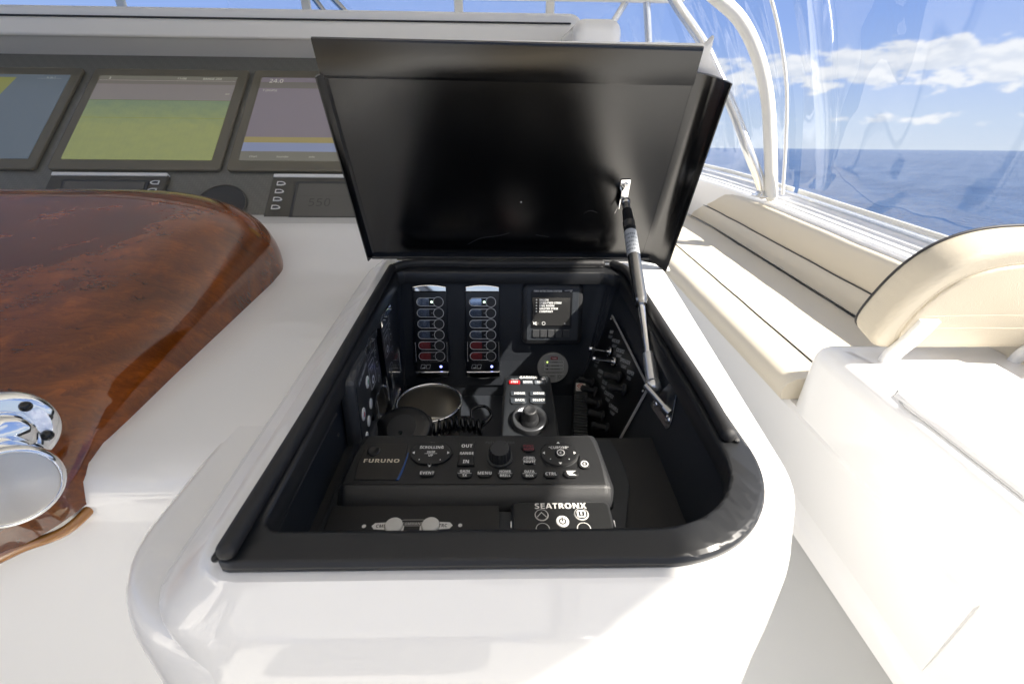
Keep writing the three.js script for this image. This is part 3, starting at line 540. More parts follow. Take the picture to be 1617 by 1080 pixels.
{
  const o = thing('companion_seat_back', 'cream D-shaped seat back on two white posts, right of the bench', 'seat back', [1.46, .585, -1.25]);
  const ds = (w, h, k = 0) => { const s = new THREE.Shape(), y0 = .062 + k, L = (f) => [[-w * .78, y0], [-w, y0], [-w * 1.05, y0 + .045], [-w * 1.02, y0 + .12], [-w * .97, y0 + h * .78], [-w * .76, y0 + h], [0, y0 + h]][f]; const R = (f) => [-L(f)[0], L(f)[1]]; s.moveTo(...L(0)); s.bezierCurveTo(...L(1), ...L(2), ...L(3)); s.bezierCurveTo(...L(4), ...L(5), ...L(6)); s.bezierCurveTo(...R(5), ...R(4), ...R(3)); s.bezierCurveTo(...R(2), ...R(1), ...R(0)); s.lineTo(...L(0)); return s; };
  const tilt = new THREE.Matrix4().makeRotationX(15.5 * RAD);
  const cush = mesh('cushion', smooth(slab(ds(.298, .385), .115, .026, -.115, 6, 30).applyMatrix4(tilt), 50), M.leather, o);
  const edge = ds(.294, .381, .002).getSpacedPoints(120).map((p) => V(p.x, p.y, -.106).applyMatrix4(tilt));
  mesh('piping', tubeOf(edge, .0046, 240, 8, true), M.piping, cush);
  const panel = mesh('back_panel', smooth(slab(ds(.236, .298, .030), .014, .006, -.006, 4, 30).applyMatrix4(tilt), 50), M.leather, o);
  for (const y of [.165, .215]) mesh('seam', tubeOf([-.215, -.11, 0, .11, .215].map((x) => V(x, y - .1 * x * x, .0078).applyMatrix4(tilt)), .0012, 40, 6), M.stitch, panel);
  const st = ds(.246, .310, .025).getSpacedPoints(150).map((p) => V(p.x, p.y, .0002).applyMatrix4(tilt));
  mesh('stitching', join(st.map((p, i) => { const n = st[(i + 1) % st.length], d = n.clone().sub(p); return rod(p, p.clone().addScaledVector(d, .6), .001, .001, 5); })), M.stitch, cush);
  for (const s of [-1, 1]) {
    const X = s * .215, pts = [V(X, .0, .012), V(X + .001, .05, .022), V(X + .002 - s * .004, .10, .042), V(X + .004 - s * .010, .15, .056), V(X + .006 - s * .012, .190, .0665)];
    const c = new THREE.CatmullRomCurve3(pts), rings = [];
    for (let k = 0; k <= 24; k++) { const p = c.getPoint(k / 24), t = c.getTangent(k / 24), a = V(1, 0, 0), b = t.clone().cross(a).normalize(); const r = []; for (let q = 0; q < 28; q++) { const an = q / 28 * 6.2832, cx = Math.cos(an), sy = Math.sin(an), e = .62; r.push(p.clone().addScaledVector(a, Math.sign(cx) * Math.abs(cx) ** e * .029).addScaledVector(b, Math.sign(sy) * Math.abs(sy) ** e * .0155)); } rings.push(r); }
    const post = mesh('post', loft(rings, { capA: true, capB: true, crease: 50 }), M.white, o);
    mesh('flange', lathe([[0, -.002], [.048, -.002], [.048, .002], [.044, .006], [.036, .008], [.033, .012], [0, .012]], 48).translate(X, .0, .012), M.chrome, post);
  }
}

// ---------------------------------------------------------------- instruments in the box
const X1 = V(1, 0, 0), BUP = V(0, Math.cos(15 * RAD), -Math.sin(15 * RAD)), BN = V(0, Math.sin(15 * RAD), Math.cos(15 * RAD));
const onBack = (u, v, n = .001) => V(0, 1.05, -.835).addScaledVector(X1, u).addScaledVector(BUP, v).addScaledVector(BN, n);
// tall switch panels with bright end caps, six keys and a clear guard over the lowest two
const LEDOFF = std({ color: C(.25, .25, .26), roughness: .3 }), LEDGREEN = std({ color: C(.5, .7, .5), emissive: C(.55, .85, .6), roughness: .4 }), LEDBLUE = std({ color: C(.3, .35, .7), emissive: C(.25, .3, .85), roughness: .4 });
function switchPanel(kind) {
  const W = .070, H = .190, map = print(W, H, 7, '#0d0f13', (P) => {
    if (kind === 'keys') {
      for (let k = 0; k < 6; k++) {
        const y = 60 - k * 21.6;
        P.rect(-1.6, y, 47, 15.6, 7.8, { stroke: '#e8eaee', lw: .95 }); P.circle(16.2, y, 9.6, { fill: '#0d0f13', stroke: '#e8eaee', lw: .95 });
        P.text(['PORT', 'CENTER', 'STBD', 'FWD', 'MAIN', 'AUX'][k], -14, y, 3.2, { color: '#7d828a' });
      }
      const lg = (x) => P.line([[x, -73.5], [x + 7.5, -73.5], [x + 9.5, -65.5], [x + 2, -65.5]], .7, '#cfd2d6', true);
      lg(-23); lg(-12.5); P.rect(-16.5, -72, 5.5, 1.6, 0, { fill: '#cfd2d6' });
    } else {
      P.line([[-22, 66], [-2, 66], [-12, 82]], .8, '#dfe3ea', true); P.line([[2, 66], [22, 66], [22, 80], [2, 80]], 1, '#dfe3ea', true); P.text('!', -12, 71, 7, { color: '#a8adb4' });
      P.rect(-8, 38, 28, 40, 2, { stroke: '#e4e8ee', lw: 1.1 }); P.text('ENGINE', -8, 50, 5, { color: '#d9dde4' }); P.text('STOP', -8, 44, 5, { color: '#9ba0a8' }); P.circle(-8, 28, 6.5, { fill: '#dde1e8' }); P.circle(-8, 28, 3, { fill: '#30343a' });
      for (const y of [56, 36, 12]) { P.circle(19, y, 5.5, { stroke: '#d5d9e0', lw: .9 }); P.circle(19, y, 1.8, { fill: '#e9edf4' }); }
      P.circle(-2, -18, 14, { stroke: '#e9edf4', lw: 1.2, a0: 3.3, a1: 5.9 });
      P.rect(-8, -64, 30, 34, 2, { stroke: '#d0d4dc', lw: 1 }); P.text('EMERGENCY', -8, -56, 4, { color: '#858a92' }); P.text('START', -8, -63, 4, { color: '#858a92' }); P.circle(19, -50, 6, { stroke: '#9a9fa6', lw: .8 });
    }
  });
  const mat = faceMat(map, { roughness: .3, clearcoat: .4, clearcoatRoughness: .15 });
  const { o, part } = device('switch_panel', '', 'switch panel', W, H, mat);
  part('body', slab(rr(W - .004, .160, .002, 0, 0), .010, .0012));
  for (const s of [1, -1]) { const c = new THREE.Shape(); c.moveTo(-.0335, s * .0785); c.lineTo(.0335, s * .0785); c.lineTo(.0335, s * .0905); c.quadraticCurveTo(0, s * .0985, -.0335, s * .0905); c.lineTo(-.0335, s * .0785); part('end_cap', slab(c, .0135, .003, 0, 4, 16), M.chrome); }
  if (kind === 'keys') for (let k = 0; k < 6; k++) {
    const y = .060 - k * .0216;
    part('key', slab(disc(.0086, .0162, y), .0016, .0006, .0097), M.plastic);
    const win = new THREE.Shape(); win.absarc(-.0176, y, .0066, Math.PI / 2, Math.PI * 1.5); win.lineTo(-.0016, y - .0066); win.lineTo(-.0016, y + .0066);
    part('indicator_window', slab(win, .0012, .0002, .0096), k > 3 ? M.redGlass : M.skyTintGlass, o, k > 3 ? 'dark red window' : undefined);
    part('indicator_led', new THREE.SphereGeometry(k ? .0011 : .0022, 12, 8).translate(.0035, y, .0104), k ? LEDOFF : LEDGREEN);
  } else for (const y of [.056, .036, .012]) part('key', slab(disc(.0046, .019, y), .002, .0006, .0097), M.greyPlastic);
  if (kind === 'keys') part('indicator_led', new THREE.SphereGeometry(.0026, 14, 8).translate(.0175, -.0695, .0102), LEDBLUE);
  const gy0 = kind === 'keys' ? -.0588 : -.040, gy1 = kind === 'keys' ? -.0168 : .006;
  const guard = part('clear_guard', slab(rr(.0735, gy1 - gy0, .0015, .001, (gy0 + gy1) / 2), .0022, .0007, .0150), M.acrylic);
  for (const s of [-1, 1]) part('guard_rail', boxUV(new RoundedBoxGeometry(.0016, .060, .008, 2, .0006).translate(s * .0352 + .001, (gy0 + gy1) / 2 - .001, .0115)), M.acrylic, guard);
  for (const s of [-1, 1]) part('guard_edge', boxUV(new RoundedBoxGeometry(.0016, gy1 - gy0 - .003, .0012, 2, .0004).translate(s * .0305 + .001, (gy0 + gy1) / 2, .0176)), M.alu, guard);
  return o;
}
M.skyTintGlass = std({ color: C(.36, .46, .66), metalness: .85, roughness: .1, clearcoat: 1, clearcoatRoughness: .02 });  // blue of the reflected sky put into the window tint
M.redGlass = std({ color: C(.42, .09, .10), metalness: .5, roughness: .08, clearcoat: 1, clearcoatRoughness: .02 });
const LX = V(0, 0, -1), UPY = V(0, 1, 0), WALLUP = V(.012, 1, 0).normalize();
{
  const a = switchPanel('keys'); frame(a, onBack(-.138, -.1215, .001), X1, BUP); tag(a, 'left of the two tall switch panels on the leaning black back panel', 'switch panel', 'switch panels on the back wall');
  const b = a.clone(); b.name = numbered('switch_panel'); b.userData = { ...a.userData }; scene.add(b); frame(b, onBack(-.037, -.1215, .001), X1, BUP); b.userData.label = 'tall switch panel on the back wall nearer the fire display';
  const c = switchPanel('alarm'); frame(c, V(-.1985, .946, -.668), LX, V(.004, 1, -.03).normalize()); tag(c, 'tall switch panel on the left wall, farther one next to the back wall', 'switch panel', 'switch panels on the left wall');
  const d = c.clone(); d.name = numbered('switch_panel'); d.userData = { ...c.userData }; scene.add(d); frame(d, V(-.1985, .948, -.573), LX, V(.004, 1, .01).normalize()); d.userData.label = 'tall switch panel on the left wall beside the grey key pad';
}
{ // fire detection display
  const W = .118, H = .123, map = print(W, H, 7, '#26292d', (P) => {
    P.rect(0, 0, 104, 108, 3, { fill: '#2f3338' }); P.rect(-2.5, 8.5, 80, 74, 3, { fill: '#0a0b0d' });
    P.text('FIRE DETECTION SYSTEM', -10, 44.5, 4.6, { color: '#e8e8e6' }); P.fill([[22, 45.6], [37, 46.6], [37, 45.6], [22, 44.6]], '#d8d8d6'); P.text('XP', 34, 43.6, 3, { color: '#d8d8d6' });
    P.rect(-2.5, 4.5, 72, 54, .5, { fill: '#2c2c2c' });
    ['SALON', 'STBD/FWD STRM', 'ENG ROOM', 'MASTER STRM', 'COMPANY'].forEach((t, k) => { P.text(t, -26, 27.6 - k * 5.6, 5.4, { color: '#f0f0ee', align: 'left', bold: true }); P.circle(-31.5, 27.8 - k * 5.6, 1.4, { fill: '#bdbdbb' }); });
    P.circle(-17, -18, 3, { stroke: '#dcdcda', lw: .9 }); P.fill([[-37, -16], [-34, -16], [-31, -14], [-31, -22], [-34, -20], [-37, -20]], '#cfcfcd'); P.line([[-38, -14.5], [-30, -21.5]], .8, '#cfcfcd'); P.line([[-29, -16], [-27.5, -18], [-29, -20]], .6, '#9a9a98'); P.text('*', 24, -19.5, 7, { color: '#a0a09e' });
    P.rect(-2.5, -38, 72, 17, 1.5, { fill: '#15171a' });
  });
  const mat = faceMat(map, { roughness: .42 }), { o, part } = device('fire_alarm_display', 'square black fire detection display at the right of the back panel', 'display', W, H, mat);
  frame(o, onBack(.0985, -.0835, .001), X1, BUP);
  part('housing', smooth(slab(rr(W, H, .014), .017, .007, 0, 5), 40), M.plastic); part('face_plate', slab(rr(.1, .104, .004), .003, .0008, .0152));
  part('screen', slab(rr(.074, .056, .001, -.0025, .0045), .0008, .0002, .0180), std({ map, emissiveMap: map, emissive: C(.10, .10, .10), roughness: .08 }));
  for (let k = 0; k < 5; k++) part('key', slab(rr(.0130, .0150, .0012, -.0317 + k * .0146, -.038), .0026, .0009, .0178), M.greyPlastic);
}
{ // round grey detector
  const W = .064, map = print(W, W, 10, '#8b8c8c', (P) => {
    P.rect(2, 20.5, 14, 6, .6, { fill: '#7a1520' }); P.text('FUME', 2, 20.5, 3.6, { color: '#e7d9d9' });
    [[12.3, 'POWER'], [5, 'WARNING'], [-2, 'LOW SENSOR']].forEach(([y, t], k) => { P.rect(2, y, 38, 5.6, 1.6, { stroke: '#c9caca', lw: .6 }); P.text(t, 4, y, 3.1, { color: '#2b2c2d' }); P.circle(-11.5, y, 1.6, { fill: k ? '#1b1c1d' : '#c9e05a' }); });
    P.text('GASOLINE VAPOR DETECTOR', 2, -9.5, 2.3, { color: '#3a3b3c' }); P.line([[-22, -12.5], [22, -12.5]], .5, '#c9caca'); P.line([[-8, -12.5], [-8, -26]], .5, '#c9caca'); P.line([[7, -12.5], [7, -28]], .5, '#c9caca');
    P.text('TEST', -14, -18.5, 3.2, { color: '#2b2c2d' }); P.text('RESET', -.5, -17, 3, { color: '#2b2c2d' }); P.circle(14, -18, 3, { stroke: '#3a3b3c', lw: .6 });
  });
  const { o, part } = device('vapor_detector', 'round light grey detector with a small red badge below the fire display', 'detector', W, W, faceMat(map, { roughness: .5 }));
  frame(o, onBack(.103, -.1945, .001), X1, BUP);
  part('body', slab(disc(.031), .010, .0018, 0, 3, 40)); part('ring', new THREE.TorusGeometry(.0305, .0016, 10, 60).translate(0, 0, .002), M.gasketTrim);
  part('indicator_led', new THREE.SphereGeometry(.0014, 12, 8).translate(-.0115, .0123, .0101), std({ color: C(.6, .8, .2), emissive: C(.4, .6, .1) }));
}
{ // grey key pads on the left wall
  const pad = (w, h, label, draw, keys) => {
    const { o, part } = device('key_pad', label, 'key pad', w, h, faceMat(print(w, h, 7, '#2b2d30', draw), { roughness: .5 }));
    part('housing', smooth(slab(rr(w, h, .013), .018, .006, 0, 4), 40), M.greyPlastic); part('face_plate', slab(rr(w - .014, h - .014, .007), .003, .0008, .0162));
    keys.forEach(([x, y, r, m, lab]) => { const k = part('key', slab(disc(r, x, y), .0022, .0008, .0188), M.printWhite, o, lab); if (m) part('key_arrow', slab(new THREE.Shape([new THREE.Vector2(x - .0032, y + m * .0028), new THREE.Vector2(x + .0032, y + m * .0028), new THREE.Vector2(x, y - m * .0038)]), .0006, .0001, .0208), m > 0 ? M.greenPrint : M.red, k); });
    return o;
  };
  M.greenPrint = std({ color: C(.02, .30, .10), roughness: .5 });
  const a = pad(.092, .114, 'grey pad with red and green arrow keys on the left wall', (P) => { P.text('BOW THRUSTER', 2, 40, 7.5, { color: '#c9cbcd' }); P.text('OFF', 0, 12, 9, { color: '#17181a' }); P.line([[-12, 3], [14, 21]], .6, '#4a4d51'); }, [[.020, .016, .0085, 1, 'white key with a green arrow'], [-.022, -.006, .0085, -1, 'white key with a red arrow'], [.028, -.024, .0075], [.004, -.036, .0075], [-.018, -.046, .0075]]);
  frame(a, V(-.1985, .990, -.492), V(-.10, -.03, -1).normalize(), V(.04, 1, -.07).normalize());
  const b = pad(.090, .080, 'small grey pad low on the left wall under the arrow key pad', (P) => { P.text('CONTROL STATION', 0, 24, 6.5, { color: '#d9dbdd' }); P.line([[-30, 16], [30, 16]], .8, '#d9dbdd'); }, []);
  frame(b, V(-.1985, .880, -.520), V(-.05, -.03, -1).normalize(), V(.03, 1, -.07).normalize());
}
{ // toggle plate on the right wall
  const N = V(-.956, .293, 0), up = V(.293, .956, 0), o = thing('toggle_panel', 'black engraved plate with nine rubber booted toggle switches on the right wall', 'switch panel');
  frame(o, V(.2120, .993, -.64).addScaledVector(up, -.085).addScaledVector(N, .004), V(0, 0, 1), up);   // x runs aft, z into the box
  const w = .236, h = .160;
  const pl = new THREE.Shape(); pl.moveTo(-w / 2, -h / 2); pl.lineTo(w / 2, -h / 2); pl.lineTo(w / 2, h / 2 - .006); pl.lineTo(w / 2 - .006, h / 2); pl.lineTo(-w / 2, h / 2);
  mesh('backing_plate', boxUV(slab(pl, .0034, .0004)), M.gauge, o);
  const map = print(w, h, 5, '#0a0a0b', (P) => {
    const lab = ['NAV', 'ANCHOR', 'COCKPIT', 'SPREADER', 'WIPER', 'HORN', 'BILGE', 'COURTESY', 'LIVEWELL'];
    for (let k = 0; k < 5; k++) { P.text(lab[k], -82 + k * 34, 62, 8.5, { color: '#b9bbbd', rot: .4 }); P.text(['LIGHT', 'LIGHT', 'LIGHT', 'LIGHT', 'STBD'][k], -78 + k * 34, 54, 7, { color: '#a3a5a7', rot: .4 }); P.text(lab[(k + 4) % 9], -86 + k * 36, -4, 8.5, { color: '#b9bbbd', rot: .4 }); P.text('PUMP', -82 + k * 36, -12, 7, { color: '#a3a5a7', rot: .4 }); }
  });
  mesh('face_plate', planarUV(slab(new THREE.Shape(pl.getPoints().map((p) => p.multiplyScalar(1).clone().multiply(new THREE.Vector2(.985, .98)))), .001, .0003, .0032), w, h), faceMat(map), o);
  for (const [x, y] of [[w / 2 - .006, h / 2 - .012], [-w / 2 + .006, h / 2 - .006]]) mesh('screw', new THREE.SphereGeometry(.0028, 14, 8).scale(1, 1, .5).translate(x, y, .0042), M.steel, o);
  const toggle = (x, y, lit, tip) => {  // lit ones get bright metal, standing for sun on their tips
    const t = new THREE.Group(); t.name = 'toggle'; o.add(t); t.position.set(x, y, .004); t.rotation.set(tip, 0, 0); if (lit) t.userData.label = 'toggle brightened as if sunlit';
    mesh('collar', lathe([[0, 0], [.0092, 0], [.0092, .004], [.0075, .0055], [.006, .0058], [0, .0058]], 24).rotateX(Math.PI / 2), lit ? M.steel : M.rubber, t);
    mesh('stem', lathe(lit ? [[0, 0], [.0034, 0], [.003, .012], [.0036, .026], [.0048, .036], [.0044, .040], [0, .041]] : [[0, 0], [.0062, 0], [.0052, .005], [.0052, .010], [.0044, .014], [.0058, .024], [.0054, .0275], [.003, .0290], [0, .0292]], 20).rotateX(Math.PI / 2), lit ? M.chrome : M.rubber, t);
  };
  [[-.046, 1], [-.012, 1], [.030, 0], [.065, 0]].forEach(([x, l]) => toggle(x, .036 + l * .004, l, .12));
  [[-.058, 0], [-.030, 0], [.006, 0], [.040, 0], [.073, 0]].forEach(([x]) => toggle(x, -.036, 0, -.02));
}
{ // gas strut between lid and right wall
  const A = V(.214, 1.185, -.800), B = V(.203, 1.006, -.503), d = B.clone().sub(A).normalize(), at = (t) => A.clone().lerp(B, t);
  const o = thing('gas_strut', 'steel gas strut that holds the lid up from the right wall', 'strut', B.toArray()), R = (v) => v.clone().sub(B);
  mesh('cylinder', join([rod(R(at(.14)), R(at(.60)), .0100, .0100, 28), rod(R(at(.60)), R(at(.612)), .0100, .0082, 28), rod(R(at(.612)), R(at(.625)), .0086, .0086, 28)].map((g) => g)), M.strutSteel, o);
  mesh('dark_sleeve', rod(R(at(.06)), R(at(.20)), .0080, .0103, 28), M.darkPlastic, o);
  const lm = print(.06, .05, 8, '#a7acb2', (P) => { for (let k = 0; k < 5; k++) P.text(['GAS SPRING', 'DO NOT OPEN', 'NICHT OFFNEN', '0150 N', 'HIGH PRESSURE'][k], 0, 18 - k * 8, 5, { color: '#4a4d52' }); });
  mesh('label', rod(R(at(.205)), R(at(.35)), .0102, .0102, 28, true), faceMat(lm), o);
  mesh('rod', rod(R(at(.60)), R(at(.93)), .0052, .0052, 20), M.chrome, o);
  mesh('end_fitting', join([rod(R(at(.86)), R(at(.985)), .0078, .0088, 20), new THREE.SphereGeometry(.0108, 20, 14).translate(...R(at(1)).toArray())]), M.alu, o);
  mesh('end_fitting', join([rod(R(at(.01)), R(at(.08)), .0066, .0066, 20), new THREE.SphereGeometry(.0082, 20, 14).translate(...R(at(.0)).toArray())]), M.steel, o);
  const wallUp = V(.293, .956, 0), N = V(-.956, .293, 0);
  const br = thing('strut_wall_bracket', 'clear-coated triangular bracket screwed to the right wall below the strut', 'bracket');
  frame(br, V(.2110, 1.006, -.462), V(0, -.05, 1).normalize(), wallUp);
  const tri = new THREE.Shape(); tri.moveTo(-.028, -.030); tri.lineTo(.024, -.022); tri.quadraticCurveTo(.030, -.018, .026, -.010); tri.lineTo(-.004, .032); tri.quadraticCurveTo(-.012, .036, -.016, .028); tri.lineTo(-.033, -.022); tri.quadraticCurveTo(-.034, -.030, -.028, -.030);
  mesh('plate', boxUV(slab(tri, .002, .0006)), M.steelDark, br);
  for (const [x, y] of [[-.010, .024], [.018, -.012], [-.022, -.020]]) mesh('screw', new THREE.SphereGeometry(.0055, 18, 10).scale(1, 1, .45).translate(x, y, .002), M.chrome, br);
  mesh('ball_stud', join([rod(V(.012, -.004, .002), V(-.034, -.004, .020), .0042, .0042, 16), rod(V(.016, -.004, .001), V(.006, -.004, .006), .0075, .0065, 18)]), M.steel, br);
  const lb = thing('strut_lid_bracket', 'small bright bracket screwed to the lid at the top of the strut', 'bracket');
  frame(lb, V(.035, 1.064, -.872).addScaledVector(V(0, .95, .313), .142).add(V(.180, 0, 0)).addScaledVector(V(0, -.313, .95), .0035), V(1, .04, 0).normalize(), V(-.06, .95, .313).normalize());
  mesh('plate', boxUV(slab(rr(.017, .046, .002), .002, .0005)), M.chrome, lb); mesh('screw', new THREE.SphereGeometry(.0055, 18, 10).scale(1, 1, .4).translate(0, .013, .002), M.steel, lb);
  mesh('tab', boxUV(new RoundedBoxGeometry(.002, .034, .016, 2, .0006).translate(-.008, -.008, .008)), M.chrome, lb);
  mesh('stud', rod(V(-.007, -.018, .012), V(.004, -.018, .014), .004, .004, 14), M.steel, lb); mesh('clip', rod(V(-.009, -.018, .012), V(-.014, -.034, .014), .0011, .0011, 8), M.steel, lb);
}
M.cup = M.steel;
{ // steel cup and fist microphone in the well
  const cup = thing('steel_cup', 'polished steel cup with a rolled rim in the well of the box', 'cup', [-.126, .8005, -.648]);
  mesh('bowl', lathe([[0, 0], [.047, 0], [.050, .004], [.0555, .066], [.0565, .073], [.0545, .073], [.0535, .066], [.0475, .006], [.044, .004], [0, .004]], 64), M.brushed, cup);
  mesh('rim', new THREE.TorusGeometry(.0555, .0026, 12, 80).rotateX(Math.PI / 2).translate(0, .0735, 0), M.chrome, cup);
  const mic = thing('hand_microphone', 'black round microphone lying against the steel cup', 'microphone', [-.140, .872, -.535]);
  frame(mic, V(-.143, .900, -.535), V(1, .05, .1).normalize(), V(-.03, .42, -.9).normalize());
  mesh('body', smooth(slab(disc(.043, 0, 0, .036), .022, .009, 0, 5, 40), 45), M.darkPlastic, mic);
  mesh('grille', slab(disc(.022, 0, -.002), .002, .0007, .0208), M.plastic, mic); mesh('sound_hole', new THREE.CylinderGeometry(.0032, .0032, .003, 16).rotateX(Math.PI / 2).translate(0, -.010, .0225), M.gloss, mic);
  mesh('talk_key', smooth(slab(disc(.010, .033, .006, .016), .008, .003, .010, 3), 40), M.plastic, mic);
  const cd = thing('coiled_cord', 'black coiled microphone cord beside the steel cup', 'cord', [-.078, .898, -.545]);
  const p = []; for (let k = 0; k <= 150; k++) { const t = k / 150, a = t * 9 * 6.2832; p.push(V(-.025 + t * .075, Math.cos(a) * .0105 - .010 * t, Math.sin(a) * .0105 - .02 * Math.sin(t * 2.4))); }
  mesh('coil', new THREE.TubeGeometry(new THREE.CatmullRomCurve3(p), 420, .0026, 8), M.gloss, cd);
  mesh('tail', tubeOf([V(.050, -.004, -.015), V(.062, .004, -.03), V(.050, .006, -.05), V(.030, .002, -.045), V(.045, -.03, -.02), V(.07, -.04, -.01)], .0026, 50, 8), M.gloss, cd);
}
{ // remote control with rotary knob
  const W = .088, H = .150, map = print(W, H, 8, '#1d2024', (P) => {
    P.text('GARMIN', 2, 58.5, 7.6, { color: '#e9e9e7' }); P.text('PRESET', -22, 53.5, 4, { color: '#b8babc', bold: false });
    const key = (x, y, w, h, f) => P.rect(x, y, w, h, 1.5, { fill: f });
    key(-22.6, 45, 19, 8.5, '#b3121c'); P.text('STBY', -22.6, 45, 5.6); key(0, 45, 18, 8.5, '#5a5f66'); P.text('MARK', 0, 45, 5.4); key(20.5, 45, 18, 8.5, '#5a5f66'); P.text('SOS', 20.5, 45, 5.4);
    key(-16.5, 19, 26, 9, '#33383e'); P.text('\u2302 HOME', -16.5, 19, 6.2); key(15.5, 19, 26, 9, '#33383e'); P.text('\u2261 MENU', 15.5, 19, 6.2); key(-16.5, 3, 26, 11, '#33383e'); P.text('\u21B0 BACK', -16.5, 4, 6.2); key(15.5, 3, 26, 11, '#33383e'); P.text('\u2713SELECT', 15.5, 4, 6);
  });
  const mat = faceMat(map, { roughness: .4 }), { o, part } = device('rotary_remote', 'black remote with red standby key and big rotary knob, tilted in the well', 'remote control', W, H, mat);
  frame(o, V(.044, .903, -.604), V(1, 0, .01).normalize(), V(0, Math.sin(12 * RAD), -Math.cos(12 * RAD)));
  const S = (y0, y1, w0, w1) => { const s = new THREE.Shape(); s.moveTo(-w0, y0); s.lineTo(w0, y0); s.lineTo(w1, y1 - .008); s.quadraticCurveTo(w1, y1, w1 - .008, y1); s.lineTo(-w1 + .008, y1); s.quadraticCurveTo(-w1, y1, -w1, y1 - .008); return s; };
  part('housing', smooth(slab(S(-.085, .066, .046, .0405), .030, .005, -.030, 4), 40), M.greyPlastic); part('face_plate', slab(S(-.082, .062, .0425, .037), .002, .0006, -.0005));
  const k4 = (pts) => slab(new THREE.Shape(pts.map(([x, y]) => new THREE.Vector2(x, y))), .003, .001, .001);
  part('key', slab(rr(.019, .0085, .0015, -.0226, .045), .003, .001, .001), mat, o, 'red standby key'); for (const x of [0, .0205]) part('key', slab(rr(.018, .0085, .0015, x, .045), .003, .001, .001));
  for (const x of [-.0165, .0155]) part('key', slab(rr(.026, .009, .0018, x, .019), .003, .001, .001));
  part('key', k4([[-.0295, .0085], [-.0035, .0085], [-.0035, -.001], [-.010, -.0045], [-.0265, -.0045], [-.0295, -.001]])); part('key', k4([[.0285, .0085], [.0025, .0085], [.0025, -.001], [.009, -.0045], [.0255, -.0045], [.0285, -.001]]));
  part('power_key', new THREE.SphereGeometry(.0042, 18, 12).scale(1, 1, .5).translate(.0266, .0555, .0012), M.alu);
  const rg = part('knob_ring', lathe([[.0150, .001], [.0165, .004], [.0215, .009], [.0255, .010], [.0275, .008], [.0285, .003], [.0285, 0]], 56).rotateX(Math.PI / 2).translate(0, -.0385, .001), M.ringMetal);
  part('knob', lathe([[.0150, 0], [.0145, .005], [.0125, .0075], [.0118, .010], [.0108, .022], [.0095, .0245], [.0070, .0250], [.0062, .0238], [0, .0232]], 44).rotateX(Math.PI / 2).translate(0, -.0365, .002), M.plastic);
}
{ // ribbed black handset standing in the well by the toggles
  const o = thing('ribbed_handset', 'ribbed black handset with a red and white warning sticker, right of the remote', 'handset', [.145, .83, -.66]);
  frame(o, V(.1415, .850, -.655), V(1, 0, .15).normalize(), V(.15, .08, -1).normalize());
  mesh('body', boxUV(new RoundedBoxGeometry(.025, .190, .040, 4, .006).translate(0, 0, -.020)), M.darkPlastic, o);
  for (let k = 0; k < 20; k++) mesh('rib', boxUV(new RoundedBoxGeometry(.0255, .0046, .008, 2, .0018).translate(0, .044 - k * .0072, .0006)), M.plastic, o);
  const mp = print(.018, .024, 14, '#d9d4cf', (P) => { P.circle(0, 3, 5.6, { stroke: '#b5361c', lw: 1.8 }); P.rect(0, 3, 5, 1.8, 0, { fill: '#b5361c' }); P.line([[-3.6, 6.6], [3.6, -.6]], 1.2, '#b5361c'); P.text('WARNING', 0, -6, 3.2, { color: '#7a2a1c' }); P.rect(0, -9, 12, .8, 0, { fill: '#9a5a4c' }); });
  mesh('warning_sticker', planarUV(slab(rr(.018, .024, .001), .0006, .0001, 0), .018, .024).translate(0, .066, .0002), faceMat(mp), o);
}
